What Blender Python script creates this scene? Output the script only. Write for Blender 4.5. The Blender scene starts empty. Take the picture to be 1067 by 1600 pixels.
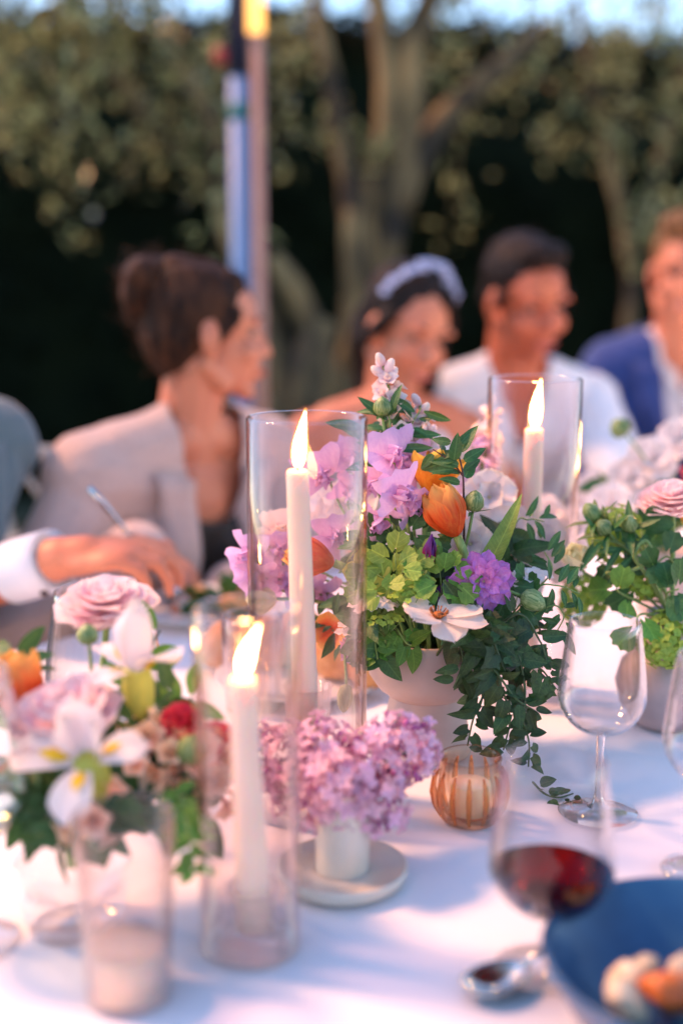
import bpy, bmesh, math, random
from mathutils import Vector, Matrix, Euler, noise
from mathutils.bvhtree import BVHTree
random.seed(11)
V = Vector
S = bpy.context.scene
C = S.collection
PI = math.pi
R = math.radians

# ------------------------------------------------------------------ camera
CAM = V((0, 0, 1.23)); PITCH = R(10.8); FPX = 2000.0
cd = bpy.data.cameras.new('camera'); cam = bpy.data.objects.new('camera', cd); C.objects.link(cam)
cam.location = CAM; cam.rotation_euler = (R(90) - PITCH, 0, 0)
cd.sensor_fit = 'VERTICAL'; cd.sensor_height = 36; cd.sensor_width = 24; cd.lens = 45
cd.clip_start = 0.05; cd.clip_end = 400
cd.dof.use_dof = True; cd.dof.focus_distance = 1.20; cd.dof.aperture_fstop = 1.6
S.camera = cam
# ------------------------------------------------------------------ light
SUN_EL, SUN_AZ = R(49), (-0.95, 0.30)
w = bpy.data.worlds.new('World'); S.world = w; w.use_nodes = True
wn = w.node_tree.nodes; wl = w.node_tree.links
bg = wn['Background']; sky = wn.new('ShaderNodeTexSky'); sky.sky_type = 'NISHITA'; sky.sun_disc = False
sky.sun_elevation = SUN_EL; sky.sun_rotation = math.atan2(SUN_AZ[0], SUN_AZ[1])
sky.air_density = 1.0; sky.dust_density = 0.3; sky.ozone_density = 2.5
wl.new(sky.outputs[0], bg.inputs[0]); bg.inputs[1].default_value = 0.13
ld = bpy.data.lights.new('sun', 'SUN'); sun = bpy.data.objects.new('sun', ld); C.objects.link(sun)
ld.energy = 2.0; ld.angle = R(9); ld.color = (1.0, 0.47, 0.22)
h = math.hypot(*SUN_AZ)
sd = V((SUN_AZ[0] / h * math.cos(SUN_EL), SUN_AZ[1] / h * math.cos(SUN_EL), math.sin(SUN_EL)))
sun.rotation_euler = sd.to_track_quat('Z', 'Y').to_euler()
S.view_settings.view_transform = 'Standard'; S.view_settings.look = 'None'
S.view_settings.gamma = 1; S.view_settings.use_curve_mapping = False
S.view_settings.exposure = 1.56
FLAME = 130.0
cy = S.cycles
cy.max_bounces = 12; cy.transparent_max_bounces = 40; cy.transmission_bounces = 10; cy.glossy_bounces = 5
cy.diffuse_bounces = 4; cy.sample_clamp_indirect = 4; cy.sample_clamp_direct = 0; cy.use_denoising = True
cy.caustics_reflective = False; cy.caustics_refractive = True; cy.blur_glossy = 0.5

# ------------------------------------------------------------------ where a sight line of the survey meets the place
def at(x, y, z):
    cp, sp = math.cos(PITCH), math.sin(PITCH)
    a = (x - 533.5) / FPX; b = (y - 800) / FPX
    return CAM + z * (V((0, cp, -sp)) + a * V((1, 0, 0)) - b * V((0, sp, cp)))
def on_z(x, y, Z=0.75):
    d = at(x, y, 1) - CAM
    return CAM + d * ((Z - CAM.z) / d.z)
def sr(r, g, b):
    f = lambda c: (c / 12.92 if c <= .04045 else ((c + .055) / 1.055) ** 2.4)
    return (f(r / 255), f(g / 255), f(b / 255), 1)

# ------------------------------------------------------------------ materials
def newmat(name):
    m = bpy.data.materials.new(name); m.use_nodes = True
    nt = m.node_tree; nt.nodes.clear()
    o = nt.nodes.new('ShaderNodeOutputMaterial')
    return m, nt, o
def mat(name, c1, c2=None, scale=20, rough=.55, transl=0, sss=0, bump=0, bscale=None, metal=0, spec=.5, rnd=.12,
        zgrad=None, stretch=None, coat=0, sheen=0, hue=0.0, detail=4, ssr=(1, .5, .25), nr=(.35, .65)):
    m, nt, o = newmat(name); N = nt.nodes.new; L = nt.links.new
    tc = N('ShaderNodeTexCoord'); mp = N('ShaderNodeMapping'); L(tc.outputs['Object'], mp.inputs[0])
    if stretch: mp.inputs['Scale'].default_value = stretch
    nz = N('ShaderNodeTexNoise'); nz.inputs['Scale'].default_value = scale; nz.inputs['Detail'].default_value = detail
    L(mp.outputs[0], nz.inputs['Vector'])
    mx = N('ShaderNodeMix'); mx.data_type = 'RGBA'
    mx.inputs[6].default_value = c1; mx.inputs[7].default_value = c2 or c1
    rp = N('ShaderNodeMapRange'); rp.inputs[1].default_value, rp.inputs[2].default_value = nr
    L(nz.outputs[0], rp.inputs[0]); L(rp.outputs[0], mx.inputs[0])
    col = mx.outputs[2]
    if zgrad:      # colour of the piece itself, from its base to its tip
        sp = N('ShaderNodeSeparateXYZ'); L(tc.outputs['Generated'], sp.inputs[0])
        g = N('ShaderNodeMapRange'); g.inputs[1].default_value = zgrad[1]; g.inputs[2].default_value = zgrad[2]
        g.interpolation_type = 'SMOOTHSTEP'
        L(sp.outputs[2], g.inputs[0])
        m2 = N('ShaderNodeMix'); m2.data_type = 'RGBA'; L(g.outputs[0], m2.inputs[0]); L(col, m2.inputs[6]); m2.inputs[7].default_value = zgrad[0]
        col = m2.outputs[2]
    if rnd:
        oi = N('ShaderNodeObjectInfo'); hs = N('ShaderNodeHueSaturation')
        mr = N('ShaderNodeMapRange'); mr.inputs[3].default_value = 1 - rnd; mr.inputs[4].default_value = 1 + rnd
        L(oi.outputs['Random'], mr.inputs[0]); L(mr.outputs[0], hs.inputs['Value'])
        if hue:
            mh = N('ShaderNodeMapRange'); mh.inputs[3].default_value = .5 - hue; mh.inputs[4].default_value = .5 + hue
            wnz = N('ShaderNodeTexWhiteNoise'); wnz.noise_dimensions = '1D'; L(oi.outputs['Random'], wnz.inputs['W'])
            L(wnz.outputs[0], mh.inputs[0]); L(mh.outputs[0], hs.inputs['Hue'])
        L(col, hs.inputs['Color']); col = hs.outputs[0]
    p = N('ShaderNodeBsdfPrincipled'); L(col, p.inputs['Base Color'])
    p.inputs['Roughness'].default_value = rough; p.inputs['Metallic'].default_value = metal
    p.inputs['Specular IOR Level'].default_value = spec
    if sss:
        p.inputs['Subsurface Weight'].default_value = sss; p.inputs['Subsurface Scale'].default_value = .012
        p.inputs['Subsurface Radius'].default_value = ssr
    if coat: p.inputs['Coat Weight'].default_value = coat; p.inputs['Coat Roughness'].default_value = .1
    if sheen: p.inputs['Sheen Weight'].default_value = sheen
    if bump:
        b = N('ShaderNodeBump'); b.inputs['Strength'].default_value = bump; b.inputs['Distance'].default_value = .002
        n2 = N('ShaderNodeTexNoise'); n2.inputs['Scale'].default_value = bscale or scale * 3; n2.inputs['Detail'].default_value = 5
        L(mp.outputs[0], n2.inputs['Vector']); L(n2.outputs[0], b.inputs['Height']); L(b.outputs[0], p.inputs['Normal'])
    sh = p.outputs[0]
    if transl:
        t = N('ShaderNodeBsdfTranslucent'); L(col, t.inputs[0]); ms = N('ShaderNodeMixShader'); ms.inputs[0].default_value = transl
        L(sh, ms.inputs[1]); L(t.outputs[0], ms.inputs[2]); sh = ms.outputs[0]
    L(sh, o.inputs[0])
    return m
def thin_glass(name, tint, lo=.05, hi=.85, pw=4.0, gl=(1, 1, 1, 1), edge=None, ep=3.0):
    m, nt, o = newmat(name); N = nt.nodes.new; L = nt.links.new
    t = N('ShaderNodeBsdfTransparent'); t.inputs[0].default_value = tint
    g = N('ShaderNodeBsdfGlossy'); g.inputs['Roughness'].default_value = .03; g.inputs[0].default_value = gl
    lw = N('ShaderNodeLayerWeight'); lw.inputs[0].default_value = .5
    pm = N('ShaderNodeMath'); pm.operation = 'POWER'; pm.inputs[1].default_value = pw; L(lw.outputs['Facing'], pm.inputs[0])
    mr = N('ShaderNodeMapRange'); mr.inputs[3].default_value = lo; mr.inputs[4].default_value = hi; L(pm.outputs[0], mr.inputs[0])
    if edge:       # more glass in the way where the wall is seen edge on
        ec = N('ShaderNodeMix'); ec.data_type = 'RGBA'; p2 = N('ShaderNodeMath'); p2.operation = 'POWER'; p2.inputs[1].default_value = ep; L(lw.outputs['Facing'], p2.inputs[0])
        L(p2.outputs[0], ec.inputs[0]); ec.inputs[6].default_value = tint; ec.inputs[7].default_value = edge; L(ec.outputs[2], t.inputs[0])
    ms = N('ShaderNodeMixShader'); L(mr.outputs[0], ms.inputs[0]); L(t.outputs[0], ms.inputs[1]); L(g.outputs[0], ms.inputs[2])
    L(ms.outputs[0], o.inputs[0]); return m
def thick_glass(name, col, clear=.4, rough=.02):
    m, nt, o = newmat(name); N = nt.nodes.new; L = nt.links.new
    g = N('ShaderNodeBsdfGlass'); g.inputs[0].default_value = col; g.inputs['Roughness'].default_value = rough; g.inputs['IOR'].default_value = 1.45
    t = N('ShaderNodeBsdfTransparent'); t.inputs[0].default_value = col
    ms = N('ShaderNodeMixShader'); ms.inputs[0].default_value = clear
    L(g.outputs[0], ms.inputs[1]); L(t.outputs[0], ms.inputs[2]); L(ms.outputs[0], o.inputs[0]); return m
def glow(name, stops, strength):
    m, nt, o = newmat(name); N = nt.nodes.new; L = nt.links.new
    tc = N('ShaderNodeTexCoord'); sp = N('ShaderNodeSeparateXYZ'); L(tc.outputs['Generated'], sp.inputs[0])
    r = N('ShaderNodeValToRGB'); e = r.color_ramp.elements
    e[0].position, e[0].color = stops[0]; e[1].position, e[1].color = stops[1]
    for p, c in stops[2:]:
        q = e.new(p); q.color = c
    L(sp.outputs[2], r.inputs[0]); em = N('ShaderNodeEmission'); L(r.outputs[0], em.inputs[0]); em.inputs[1].default_value = strength
    L(em.outputs[0], o.inputs[0]); return m

M = {}
M['cloth'] = mat('linen', (.81, .76, .78, 1), (.83, .78, .80, 1), 6, .85, bump=.15, bscale=900, rnd=0, spec=.2, sheen=.2)
M['ceramic'] = mat('matte_ceramic', (.58, .43, .38, 1), (.52, .38, .335, 1), 30, .6, bump=.12, bscale=220, rnd=0)
M['cream'] = mat('cream_glaze', (.74, .66, .56, 1), (.68, .60, .50, 1), 25, .28, bump=.04, bscale=90, rnd=0, coat=.3)
M['mauve'] = mat('mauve_ceramic', (.46, .35, .34, 1), (.40, .30, .29, 1), 40, .5, bump=.1, bscale=250, rnd=0)
M['blue'] = mat('blue_glaze', (.007, .045, .12, 1), (.024, .10, .21, 1), 14, .35, bump=.2, bscale=40, rnd=0, coat=.2)
M['wax'] = mat('candle_wax', (.92, .74, .59, 1), (.90, .71, .55, 1), 10, .45, sss=.8, rnd=0, ssr=(1, .55, .3), bump=.05, bscale=60)
M['wick'] = mat('wick', (.02, .015, .012, 1), rough=.9, rnd=0)
M['glass'] = thin_glass('clear_glass', (.99, .985, .985, 1), .018, .95, 2.3, edge=(.62, .60, .62, 1))
M['sglass'] = thick_glass('stem_glass', (.985, .98, .98, 1), .2, .0)
M['tglass'] = thin_glass('thin_clear_glass', (.985, .975, .98, 1), .03, .9, 2.6)
M['hglass'] = thin_glass('hurricane_glass', (.985, .96, .96, 1), .012, .95, 2.5, (1, .93, .88, 1), edge=(.74, .62, .58, 1))
M['cglass'] = thick_glass('pressed_glass', (.98, .97, .97, 1), .7)
M['amber'] = thin_glass('amber_glass', (.99, .935, .87, 1), .03, .6, 2.2, (1, .85, .7, 1), edge=(.45, .17, .06, 1), ep=2.0)
M['amber_rib'] = thick_glass('amber_rib_glass', (.97, .76, .58, 1), .45, .02)
M['flame'] = glow('flame', [(0, (1, .30, .06, 1)), (1, (1, .40, .09, 1)), (.25, (1, .54, .17, 1)), (.7, (1, .56, .18, 1))], FLAME)
M['wood'] = mat('table_wood', (.20, .11, .06, 1), (.28, .16, .09, 1), 8, .5, stretch=(1, 12, 12), rnd=0)
M['steel'] = mat('cutlery_steel', (.62, .60, .58, 1), rough=.16, metal=1, rnd=0)
M['skin'] = mat('skin', (.64, .235, .125, 1), (.57, .18, .095, 1), 9, .5, sss=.15, rnd=0, bump=.06, bscale=160)
M['skin_tan'] = mat('tanned_skin', (.52, .14, .062, 1), (.44, .105, .048, 1), 9, .5, sss=.15, rnd=0, bump=.06, bscale=160)
M['lip'] = mat('lips', (.45, .09, .08, 1), rough=.4, rnd=0)
M['eye'] = mat('eye', (.17, .12, .10, 1), rough=.4, rnd=0)  # eyeball colour darkened to carry the shade of the socket
M['iris'] = mat('iris', (.03, .02, .015, 1), rough=.1, rnd=0)
M['tooth'] = mat('teeth', (.75, .70, .62, 1), rough=.3, rnd=0)
M['hair'] = mat('brown_hair', (.012, .006, .004, 1), (.07, .027, .012, 1), 26, .6, spec=.15, rnd=0, bump=.9, bscale=60, stretch=(3, 3, .5))
M['hair_dark'] = mat('dark_hair', (.010, .007, .006, 1), (.022, .013, .010, 1), 30, .6, spec=.15, rnd=0, bump=.9, bscale=60, stretch=(3, 3, .5))
M['hair_fair'] = mat('light_brown_hair', (.16, .075, .03, 1), (.26, .13, .06, 1), 30, .6, spec=.2, rnd=0, bump=.9, bscale=60, stretch=(3, 3, .5))
M['blush'] = mat('blush_wool', (.56, .395, .345, 1), (.50, .35, .305, 1), 90, .85, bump=.4, bscale=400, rnd=0, sheen=.3)
M['white_shirt'] = mat('white_cotton', (.72, .73, .78, 1), (.66, .67, .72, 1), 12, .8, bump=.25, bscale=40, rnd=0)
M['navy'] = mat('navy_wool', (.005, .030, .17, 1), (.008, .040, .21, 1), 60, .8, bump=.3, bscale=300, rnd=0, sheen=.3)
M['teal'] = mat('teal_wool', (.075, .125, .145, 1), (.09, .145, .165, 1), 60, .85, bump=.3, bscale=300, rnd=0, sheen=.3)
M['black_cloth'] = mat('black_lace', (.012, .010, .010, 1), (.03, .024, .02, 1), 60, .7, rnd=0, bump=.4, bscale=200)
M['trouser'] = mat('dark_trousers', (.03, .03, .035, 1), rough=.85, rnd=0)
M['ivory'] = mat('ivory_satin', (.70, .63, .58, 1), (.66, .59, .54, 1), 9, .5, rnd=0, bump=.2, bscale=30)
M['shoe'] = mat('shoe_leather', (.02, .014, .01, 1), rough=.35, rnd=0)
M['tiara'] = mat('pearl_blue', (.50, .58, .80, 1), (.36, .44, .72, 1), 90, .25, rnd=0)
M['button'] = mat('dark_button', (.05, .018, .014, 1), rough=.3, rnd=0)
M['chair'] = mat('white_iron', (.60, .56, .48, 1), (.52, .48, .40, 1), 30, .5, rnd=0, bump=.1)
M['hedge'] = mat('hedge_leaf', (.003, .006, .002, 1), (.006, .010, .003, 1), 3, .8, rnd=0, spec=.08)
M['bark'] = mat('olive_bark', (.30, .205, .085, 1), (.016, .012, .008, 1), 8, .9, bump=1, bscale=30, rnd=0, stretch=(1, 1, .35))  # yellow patches paint sunlight on the limbs, near-black ones the recess shade
M['olive'] = mat('olive_leaf', (.07, .07, .03, 1), (.58, .58, .26, 1), 24, .25, transl=.35, rnd=0, nr=(.45, .56))  # bright patches paint sunlit glints over the dark leaf colour
M['ground'] = mat('lawn_soil', (.03, .04, .015, 1), (.05, .05, .025, 1), 3, .95, bump=.6, bscale=40, rnd=0)
M['pole_blue'] = mat('pale_blue_paint', (.15, .27, .48, 1), (.13, .24, .44, 1), 6, .45, rnd=0)
M['pole_dark'] = mat('dark_sleeve', (.008, .014, .04, 1), rough=.6, rnd=0)
M['pole_teal'] = mat('teal_tape', (.01, .16, .17, 1), rough=.5, rnd=0)
M['warm_side'] = mat('warm_lit_paint', (.62, .30, .21, 1), (.56, .26, .18, 1), 8, .4, rnd=0)  # warm light on one side of the post, put into the colour
M['tube'] = glow('lit_tube', [(0, (1, .46, .12, 1)), (1, (1, .55, .2, 1))], 1.15)
def veil(name, col, st, fac):
    m, nt, o = newmat(name); N = nt.nodes.new; L = nt.links.new
    t = N('ShaderNodeBsdfTransparent'); e = N('ShaderNodeEmission'); e.inputs[0].default_value = col; e.inputs[1].default_value = st
    lw = N('ShaderNodeLayerWeight'); lw.inputs[0].default_value = .5; mr = N('ShaderNodeMapRange'); mr.inputs[3].default_value = fac; mr.inputs[4].default_value = 0
    L(lw.outputs['Facing'], mr.inputs[0]); ms = N('ShaderNodeMixShader'); L(mr.outputs[0], ms.inputs[0]); L(t.outputs[0], ms.inputs[1]); L(e.outputs[0], ms.inputs[2]); L(ms.outputs[0], o.inputs[0]); return m
M['flame_edge'] = veil('flame_edge', (1, .34, .06, 1), 1.1, .75)
M['redlamp'] = mat('red_plastic', (.50, .03, .025, 1), rough=.4, rnd=0)
M['plate'] = mat('white_plate', (.72, .72, .74, 1), (.68, .68, .70, 1), 12, .25, rnd=0, coat=.3)
M['bread'] = mat('bread_crust', (.50, .20, .06, 1), (.66, .36, .15, 1), 28, .75, rnd=.15, bump=.8, bscale=60)
M['crumb'] = mat('bread_crumb', (.72, .52, .32, 1), (.62, .42, .24, 1), 60, .9, rnd=0, bump=.9, bscale=120)
M['wine'] = thick_glass('red_wine', (.33, .005, .012, 1), .12, .0)
M['carrot'] = mat('roast_carrot', (.62, .15, .02, 1), (.50, .10, .015, 1), 60, .4, rnd=.1, bump=.3)
M['pale_food'] = mat('pale_food', (.78, .62, .42, 1), (.66, .48, .28, 1), 50, .5, rnd=.15, bump=.4)
# flowers and leaves
def petal(name, a, b, tip=None, t0=.4, t1=1.0, transl=.35, scale=420, rnd=.08, hue=.0, stretch=(1, 1, .10)):
    return mat(name, sr(*a), sr(*b), scale, .55, transl=transl, spec=.25, rnd=rnd, hue=hue, bump=.22, bscale=scale,
               zgrad=(sr(*tip), t0, t1) if tip else None, stretch=stretch)
M['p_tulip'] = petal('tulip_petal', (234, 88, 44), (242, 122, 56), (252, 194, 104), .4, 1.05)
M['p_tulip2'] = petal('amber_tulip_petal', (240, 140, 40), (248, 172, 60), (252, 204, 90), .3, 1.0)
M['p_sweet'] = petal('lilac_sweet_pea', (226, 176, 220), (238, 196, 228), (222, 180, 226), .5, 1, .3, rnd=.1, hue=.012)
M['p_peach'] = petal('peach_petal', (246, 208, 204), (250, 220, 210), (250, 224, 204), .4, 1)
M['p_violet'] = petal('violet_petal', (204, 116, 182), (230, 164, 208), (178, 114, 196), .5, 1, .25, rnd=.15, hue=.02)
M['p_magenta'] = petal('magenta_petal', (170, 40, 90), (140, 30, 80), (110, 60, 140), .3, .8, .2)
M['p_white'] = petal('white_petal', (238, 226, 226), (232, 218, 222), (244, 232, 226), .3, 1, .3, rnd=.05)
M['p_blush'] = petal('blush_white_petal', (244, 226, 212), (240, 220, 208), None, transl=.3, rnd=.06)
M['p_stock'] = petal('stock_floret', (226, 196, 212), (236, 214, 220), (244, 226, 216), .3, 1, .3, rnd=.1, hue=.02)
M['p_lilstock'] = petal('lilac_stock_floret', (214, 186, 224), (228, 190, 214), (234, 206, 224), .3, 1, .3, rnd=.12, hue=.03)
M['p_lilac'] = petal('lilac_floret', (216, 148, 182), (234, 182, 202), (234, 194, 214), .3, 1, .3, rnd=.16, hue=.03)
M['p_pink'] = petal('pink_ranunculus', (255, 224, 226), (255, 232, 232), (255, 238, 236), .5, 1, .42, rnd=.05)
M['p_peony'] = petal('pale_pink_petal', (246, 216, 224), (250, 224, 228), (250, 230, 232), .5, 1, .3, rnd=.06)
M['p_coral'] = petal('coral_floret', (255, 190, 156), (255, 210, 178), (255, 222, 196), .4, 1, .3, rnd=.12, hue=.015)
M['p_lilbud'] = petal('lilac_bud', (176, 90, 146), (196, 114, 160), None, transl=.1, rnd=.2)
M['p_red'] = petal('red_petal', (226, 62, 88), (234, 84, 100), None, transl=.25)
M['p_yellow'] = petal('yellow_signal', (226, 190, 40), (220, 176, 40), None, transl=.2)
M['p_cream'] = petal('cream_petal', (244, 238, 214), (240, 236, 206), (236, 236, 196), .3, 1, .3, rnd=.05)
M['p_lime'] = petal('lime_floret', (150, 180, 70), (170, 196, 90), None, transl=.3, rnd=.14)
M['p_ygreen'] = petal('yellow_green_petal', (206, 204, 96), (192, 200, 100), None, transl=.35, rnd=.1)
def leaf(name, a, b, transl=.25, rough=.45, rnd=.2, hue=.015, scale=30):
    m = mat(name, a, b, 160, rough, transl=transl, spec=.5, rnd=rnd, hue=hue, bump=.5, bscale=420)
    nt = m.node_tree; N = nt.nodes.new; L = nt.links.new          # midrib and side veins, a little paler
    hs = [n for n in nt.nodes if n.bl_idname == 'ShaderNodeHueSaturation'][0]; src = hs.inputs['Color'].links[0].from_socket
    tc = [n for n in nt.nodes if n.bl_idname == 'ShaderNodeTexCoord'][0]; sp = N('ShaderNodeSeparateXYZ'); L(tc.outputs['Object'], sp.inputs[0])
    def mth(op, x, y=None):
        n = N('ShaderNodeMath'); n.operation = op
        for i, q in enumerate((x, y)):
            if q is None: continue
            if isinstance(q, (int, float)): n.inputs[i].default_value = q
            else: L(q, n.inputs[i])
        return n.outputs[0]
    ax = mth('ABSOLUTE', sp.outputs[0]); rib = mth('LESS_THAN', ax, .00055)
    sv = mth('LESS_THAN', mth('FRACT', mth('MULTIPLY', mth('SUBTRACT', sp.outputs[1], mth('MULTIPLY', ax, .8)), 230.0)), .14)
    f = mth('MAXIMUM', mth('MULTIPLY', rib, .55), mth('MULTIPLY', sv, .25))
    mx = N('ShaderNodeMix'); mx.data_type = 'RGBA'; L(f, mx.inputs[0]); L(src, mx.inputs[6]); mx.inputs[7].default_value = (min(a[0] * 2.2 + .05, 1), min(a[1] * 1.9 + .05, 1), a[2] * 2 + .02, 1)
    L(mx.outputs[2], hs.inputs['Color'])
    return m
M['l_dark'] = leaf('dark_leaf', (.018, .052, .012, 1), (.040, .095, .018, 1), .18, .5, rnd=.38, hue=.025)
M['l_mid'] = leaf('mid_leaf', (.035, .11, .025, 1), (.05, .15, .035, 1))
M['l_bright'] = leaf('bright_leaf', (.11, .27, .035, 1), (.16, .34, .05, 1), .35)
M['l_lime'] = leaf('lime_leaf', (.22, .36, .05, 1), (.28, .42, .07, 1), .35)
M['l_blade'] = leaf('blade_leaf', (.13, .25, .04, 1), (.19, .32, .06, 1), .35)
M['stem'] = leaf('green_stem', (.16, .26, .06, 1), (.20, .30, .08, 1), 0)
M['stem_dark'] = leaf('dark_stem', (.04, .08, .025, 1), (.06, .10, .03, 1), 0)
M['twig'] = mat('red_twig', (.07, .018, .018, 1), rough=.6)
M['bud'] = mat('striped_bud', (.07, .15, .03, 1), (.30, .36, .14, 1), 8, .45, stretch=(1, 1, .08), rnd=.12)
M['poppy'] = mat('poppy_bud', (.16, .18, .09, 1), (.32, .30, .19, 1), 8, .7, stretch=(1, 1, .1), rnd=0)
M['centre'] = mat('orange_centre', (.55, .16, .02, 1), (.10, .03, .01, 1), 260, .7, rnd=0)
M['stamen'] = mat('stamen', (.62, .50, .30, 1), rough=.7, rnd=0)

# ------------------------------------------------------------------ mesh builder
class MB:
    def __init__(s): s.v = []; s.f = []
    def add(s, vs, fs):
        o = len(s.v); s.v += [V(p) for p in vs]; s.f += [tuple(i + o for i in f) for f in fs]; return s
    def grid(s, fn, nu, nv, cu=False):
        vs = [fn(i / nu, j / nv) for i in range(nu + (0 if cu else 1)) for j in range(nv + 1)]
        n = nu if cu else nu + 1; fs = []
        for i in range(nu):
            for j in range(nv):
                a = i * (nv + 1) + j; b = ((i + 1) % n) * (nv + 1) + j
                fs.append((a, b, b + 1, a + 1))
        return s.add(vs, fs)
    def tube(s, pts, rad, n=8, cap=True):
        pts = [V(p) for p in pts]
        if not hasattr(rad, '__len__'): rad = [rad] * len(pts)
        vs = []; ref = None
        for i, p in enumerate(pts):
            d = (pts[min(i + 1, len(pts) - 1)] - pts[max(i - 1, 0)]).normalized()
            if ref is None: ref = d.orthogonal().normalized()
            x = (ref - d * ref.dot(d))
            x = x.normalized() if x.length > 1e-6 else d.orthogonal().normalized()
            ref = x; y = d.cross(x)
            for k in range(n):
                a = 2 * PI * k / n; vs.append(p + (x * math.cos(a) + y * math.sin(a)) * rad[i])
        fs = []
        for i in range(len(pts) - 1):
            for k in range(n):
                a = i * n + k; b = i * n + (k + 1) % n
                fs.append((a, b, b + n, a + n))
        if cap:
            fs.append(tuple(range(n - 1, -1, -1))); fs.append(tuple((len(pts) - 1) * n + k for k in range(n)))
        return s.add(vs, fs)
    def lathe(s, prof, c=(0, 0, 0), n=32, mod=None, tilt=None):
        c = V(c); vs = []; k = len(prof)
        for i in range(n):
            a = 2 * PI * i / n
            for r, z in prof:
                rr = r * (mod(a, z, r) if mod else 1)
                p = V((rr * math.cos(a), rr * math.sin(a), z))
                if tilt: p = tilt @ p
                vs.append(c + p)
        fs = []
        for i in range(n):
            for j in range(k - 1):
                a = i * k + j; b = ((i + 1) % n) * k + j
                q = (a, b, b + 1, a + 1)
                if prof[j][0] < 1e-7: q = (a, b + 1, a + 1)
                elif prof[j + 1][0] < 1e-7: q = (a, b, a + 1)
                fs.append(q)
        return s.add(vs, fs)
    def ell(s, c, r, Rm=None, nu=14, nv=9):
        if not hasattr(r, '__len__'): r = (r, r, r)
        c = V(c); vs = []
        for j in range(1, nv):
            t = PI * j / nv
            for i in range(nu):
                a = 2 * PI * i / nu
                p = V((r[0] * math.sin(t) * math.cos(a), r[1] * math.sin(t) * math.sin(a), r[2] * math.cos(t)))
                vs.append(c + (Rm @ p if Rm else p))
        top = V((0, 0, r[2])); vs.append(c + (Rm @ top if Rm else top)); vs.append(c - (Rm @ top if Rm else top))
        fs = []
        for j in range(nv - 2):
            for i in range(nu):
                a = j * nu + i; b = j * nu + (i + 1) % nu
                fs.append((a, a + nu, b + nu, b))
        T = len(vs) - 2; B = T + 1
        for i in range(nu):
            fs.append((T, i, (i + 1) % nu)); o = (nv - 2) * nu; fs.append((B, o + (i + 1) % nu, o + i))
        return s.add(vs, fs)
    def cap(s, a, b, ra, rb, n=12):
        a = V(a); b = V(b); d = (b - a); Ln = max(d.length, 1e-6); d = d / Ln
        pts = []; rad = []
        for k in range(5):
            t = PI / 2 * (1 - k / 4); pts.append(a - d * ra * math.sin(t) * .999); rad.append(max(ra * math.cos(t), 1e-4))
        for k in range(5):
            t = PI / 2 * k / 4; pts.append(b + d * rb * math.sin(t) * .999); rad.append(max(rb * math.cos(t), 1e-4))
        return s.tube(pts, rad, n)
    def box(s, c, hs, Rm=None):
        c = V(c); vs = []
        for x in (-1, 1):
            for y in (-1, 1):
                for z in (-1, 1):
                    p = V((x * hs[0], y * hs[1], z * hs[2])); vs.append(c + (Rm @ p if Rm else p))
        return s.add(vs, [(0, 1, 3, 2), (4, 6, 7, 5), (0, 4, 5, 1), (2, 3, 7, 6), (0, 2, 6, 4), (1, 5, 7, 3)])
    def mesh(s, name, m, off=V((0, 0, 0)), smooth=True):
        me = bpy.data.meshes.new(name); me.from_pydata([tuple(p - off) for p in s.v], [], s.f)
        if m: me.materials.append(m)
        me.polygons.foreach_set('use_smooth', [smooth] * len(me.polygons)); me.update()
        return me
WM = {}
def put(name, me, parent=None, mw=None):
    o = bpy.data.objects.new(name, me); C.objects.link(o)
    mw = mw if mw is not None else (WM[parent] if parent else Matrix())
    WM[o] = mw.copy()
    if parent: o.parent = parent; o.matrix_basis = WM[parent].inverted() @ mw
    else: o.matrix_basis = mw
    return o
def build(mb, name, m, parent=None, smooth=True):
    off = WM[parent].translation if parent else V((0, 0, 0))
    return put(name, mb.mesh(name, m, off, smooth), parent, Matrix.Translation(off) if parent else None)
def build_at(mb, name, m, loc, smooth=True):
    loc = V(loc); return put(name, mb.mesh(name, m, loc, smooth), None, Matrix.Translation(loc))
def tag(o, label=None, cat=None, group=None, kind=None):
    if label: o['label'] = label
    if cat: o['category'] = cat
    if group: o['group'] = group
    if kind: o['kind'] = kind
    return o
def thing(name, label, cat, loc, group=None):
    return tag(put(name, None, None, Matrix.Translation(V(loc))), label, cat, group)
def frame(p, y, z):
    y = V(y).normalized(); z = V(z); z = z - y * z.dot(y)
    if z.length < 1e-4: z = y.orthogonal()
    z.normalize(); x = y.cross(z)
    return Matrix(((x.x, y.x, z.x, p[0]), (x.y, y.y, z.y, p[1]), (x.z, y.z, z.z, p[2]), (0, 0, 0, 1)))
def zframe(p, z, roll=0):
    q = V(z).normalized().to_track_quat('Z', 'Y')
    return Matrix.Translation(V(p)) @ q.to_matrix().to_4x4() @ Matrix.Rotation(roll, 4, 'Z')
def bez(a, b, c, d, n=10):
    a, b, c, d = V(a), V(b), V(c), V(d); o = []
    for i in range(n + 1):
        t = i / n; u = 1 - t
        o.append(a * u ** 3 + b * 3 * u * u * t + c * 3 * u * t * t + d * t ** 3)
    return o
def spline(P, n=6):
    P = [V(p) for p in P]; o = []
    Q = [P[0] * 2 - P[1]] + P + [P[-1] * 2 - P[-2]]
    for i in range(len(P) - 1):
        a, b, c, d = Q[i:i + 4]
        for k in range(n):
            t = k / n
            o.append(.5 * ((2 * b) + (c - a) * t + (2 * a - 5 * b + 4 * c - d) * t * t + (3 * b - a - 3 * c + d) * t ** 3))
    return o + [P[-1]]
def nz(p, s=1.0): return noise.noise(V(p) * s)
# ================================================================== the place
# ground
g = MB(); g.grid(lambda u, v: (-150 + 300 * u, -100 + 300 * v, 0.0), 40, 40)
tag(build(g, 'ground', M['ground']), kind='structure')

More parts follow.
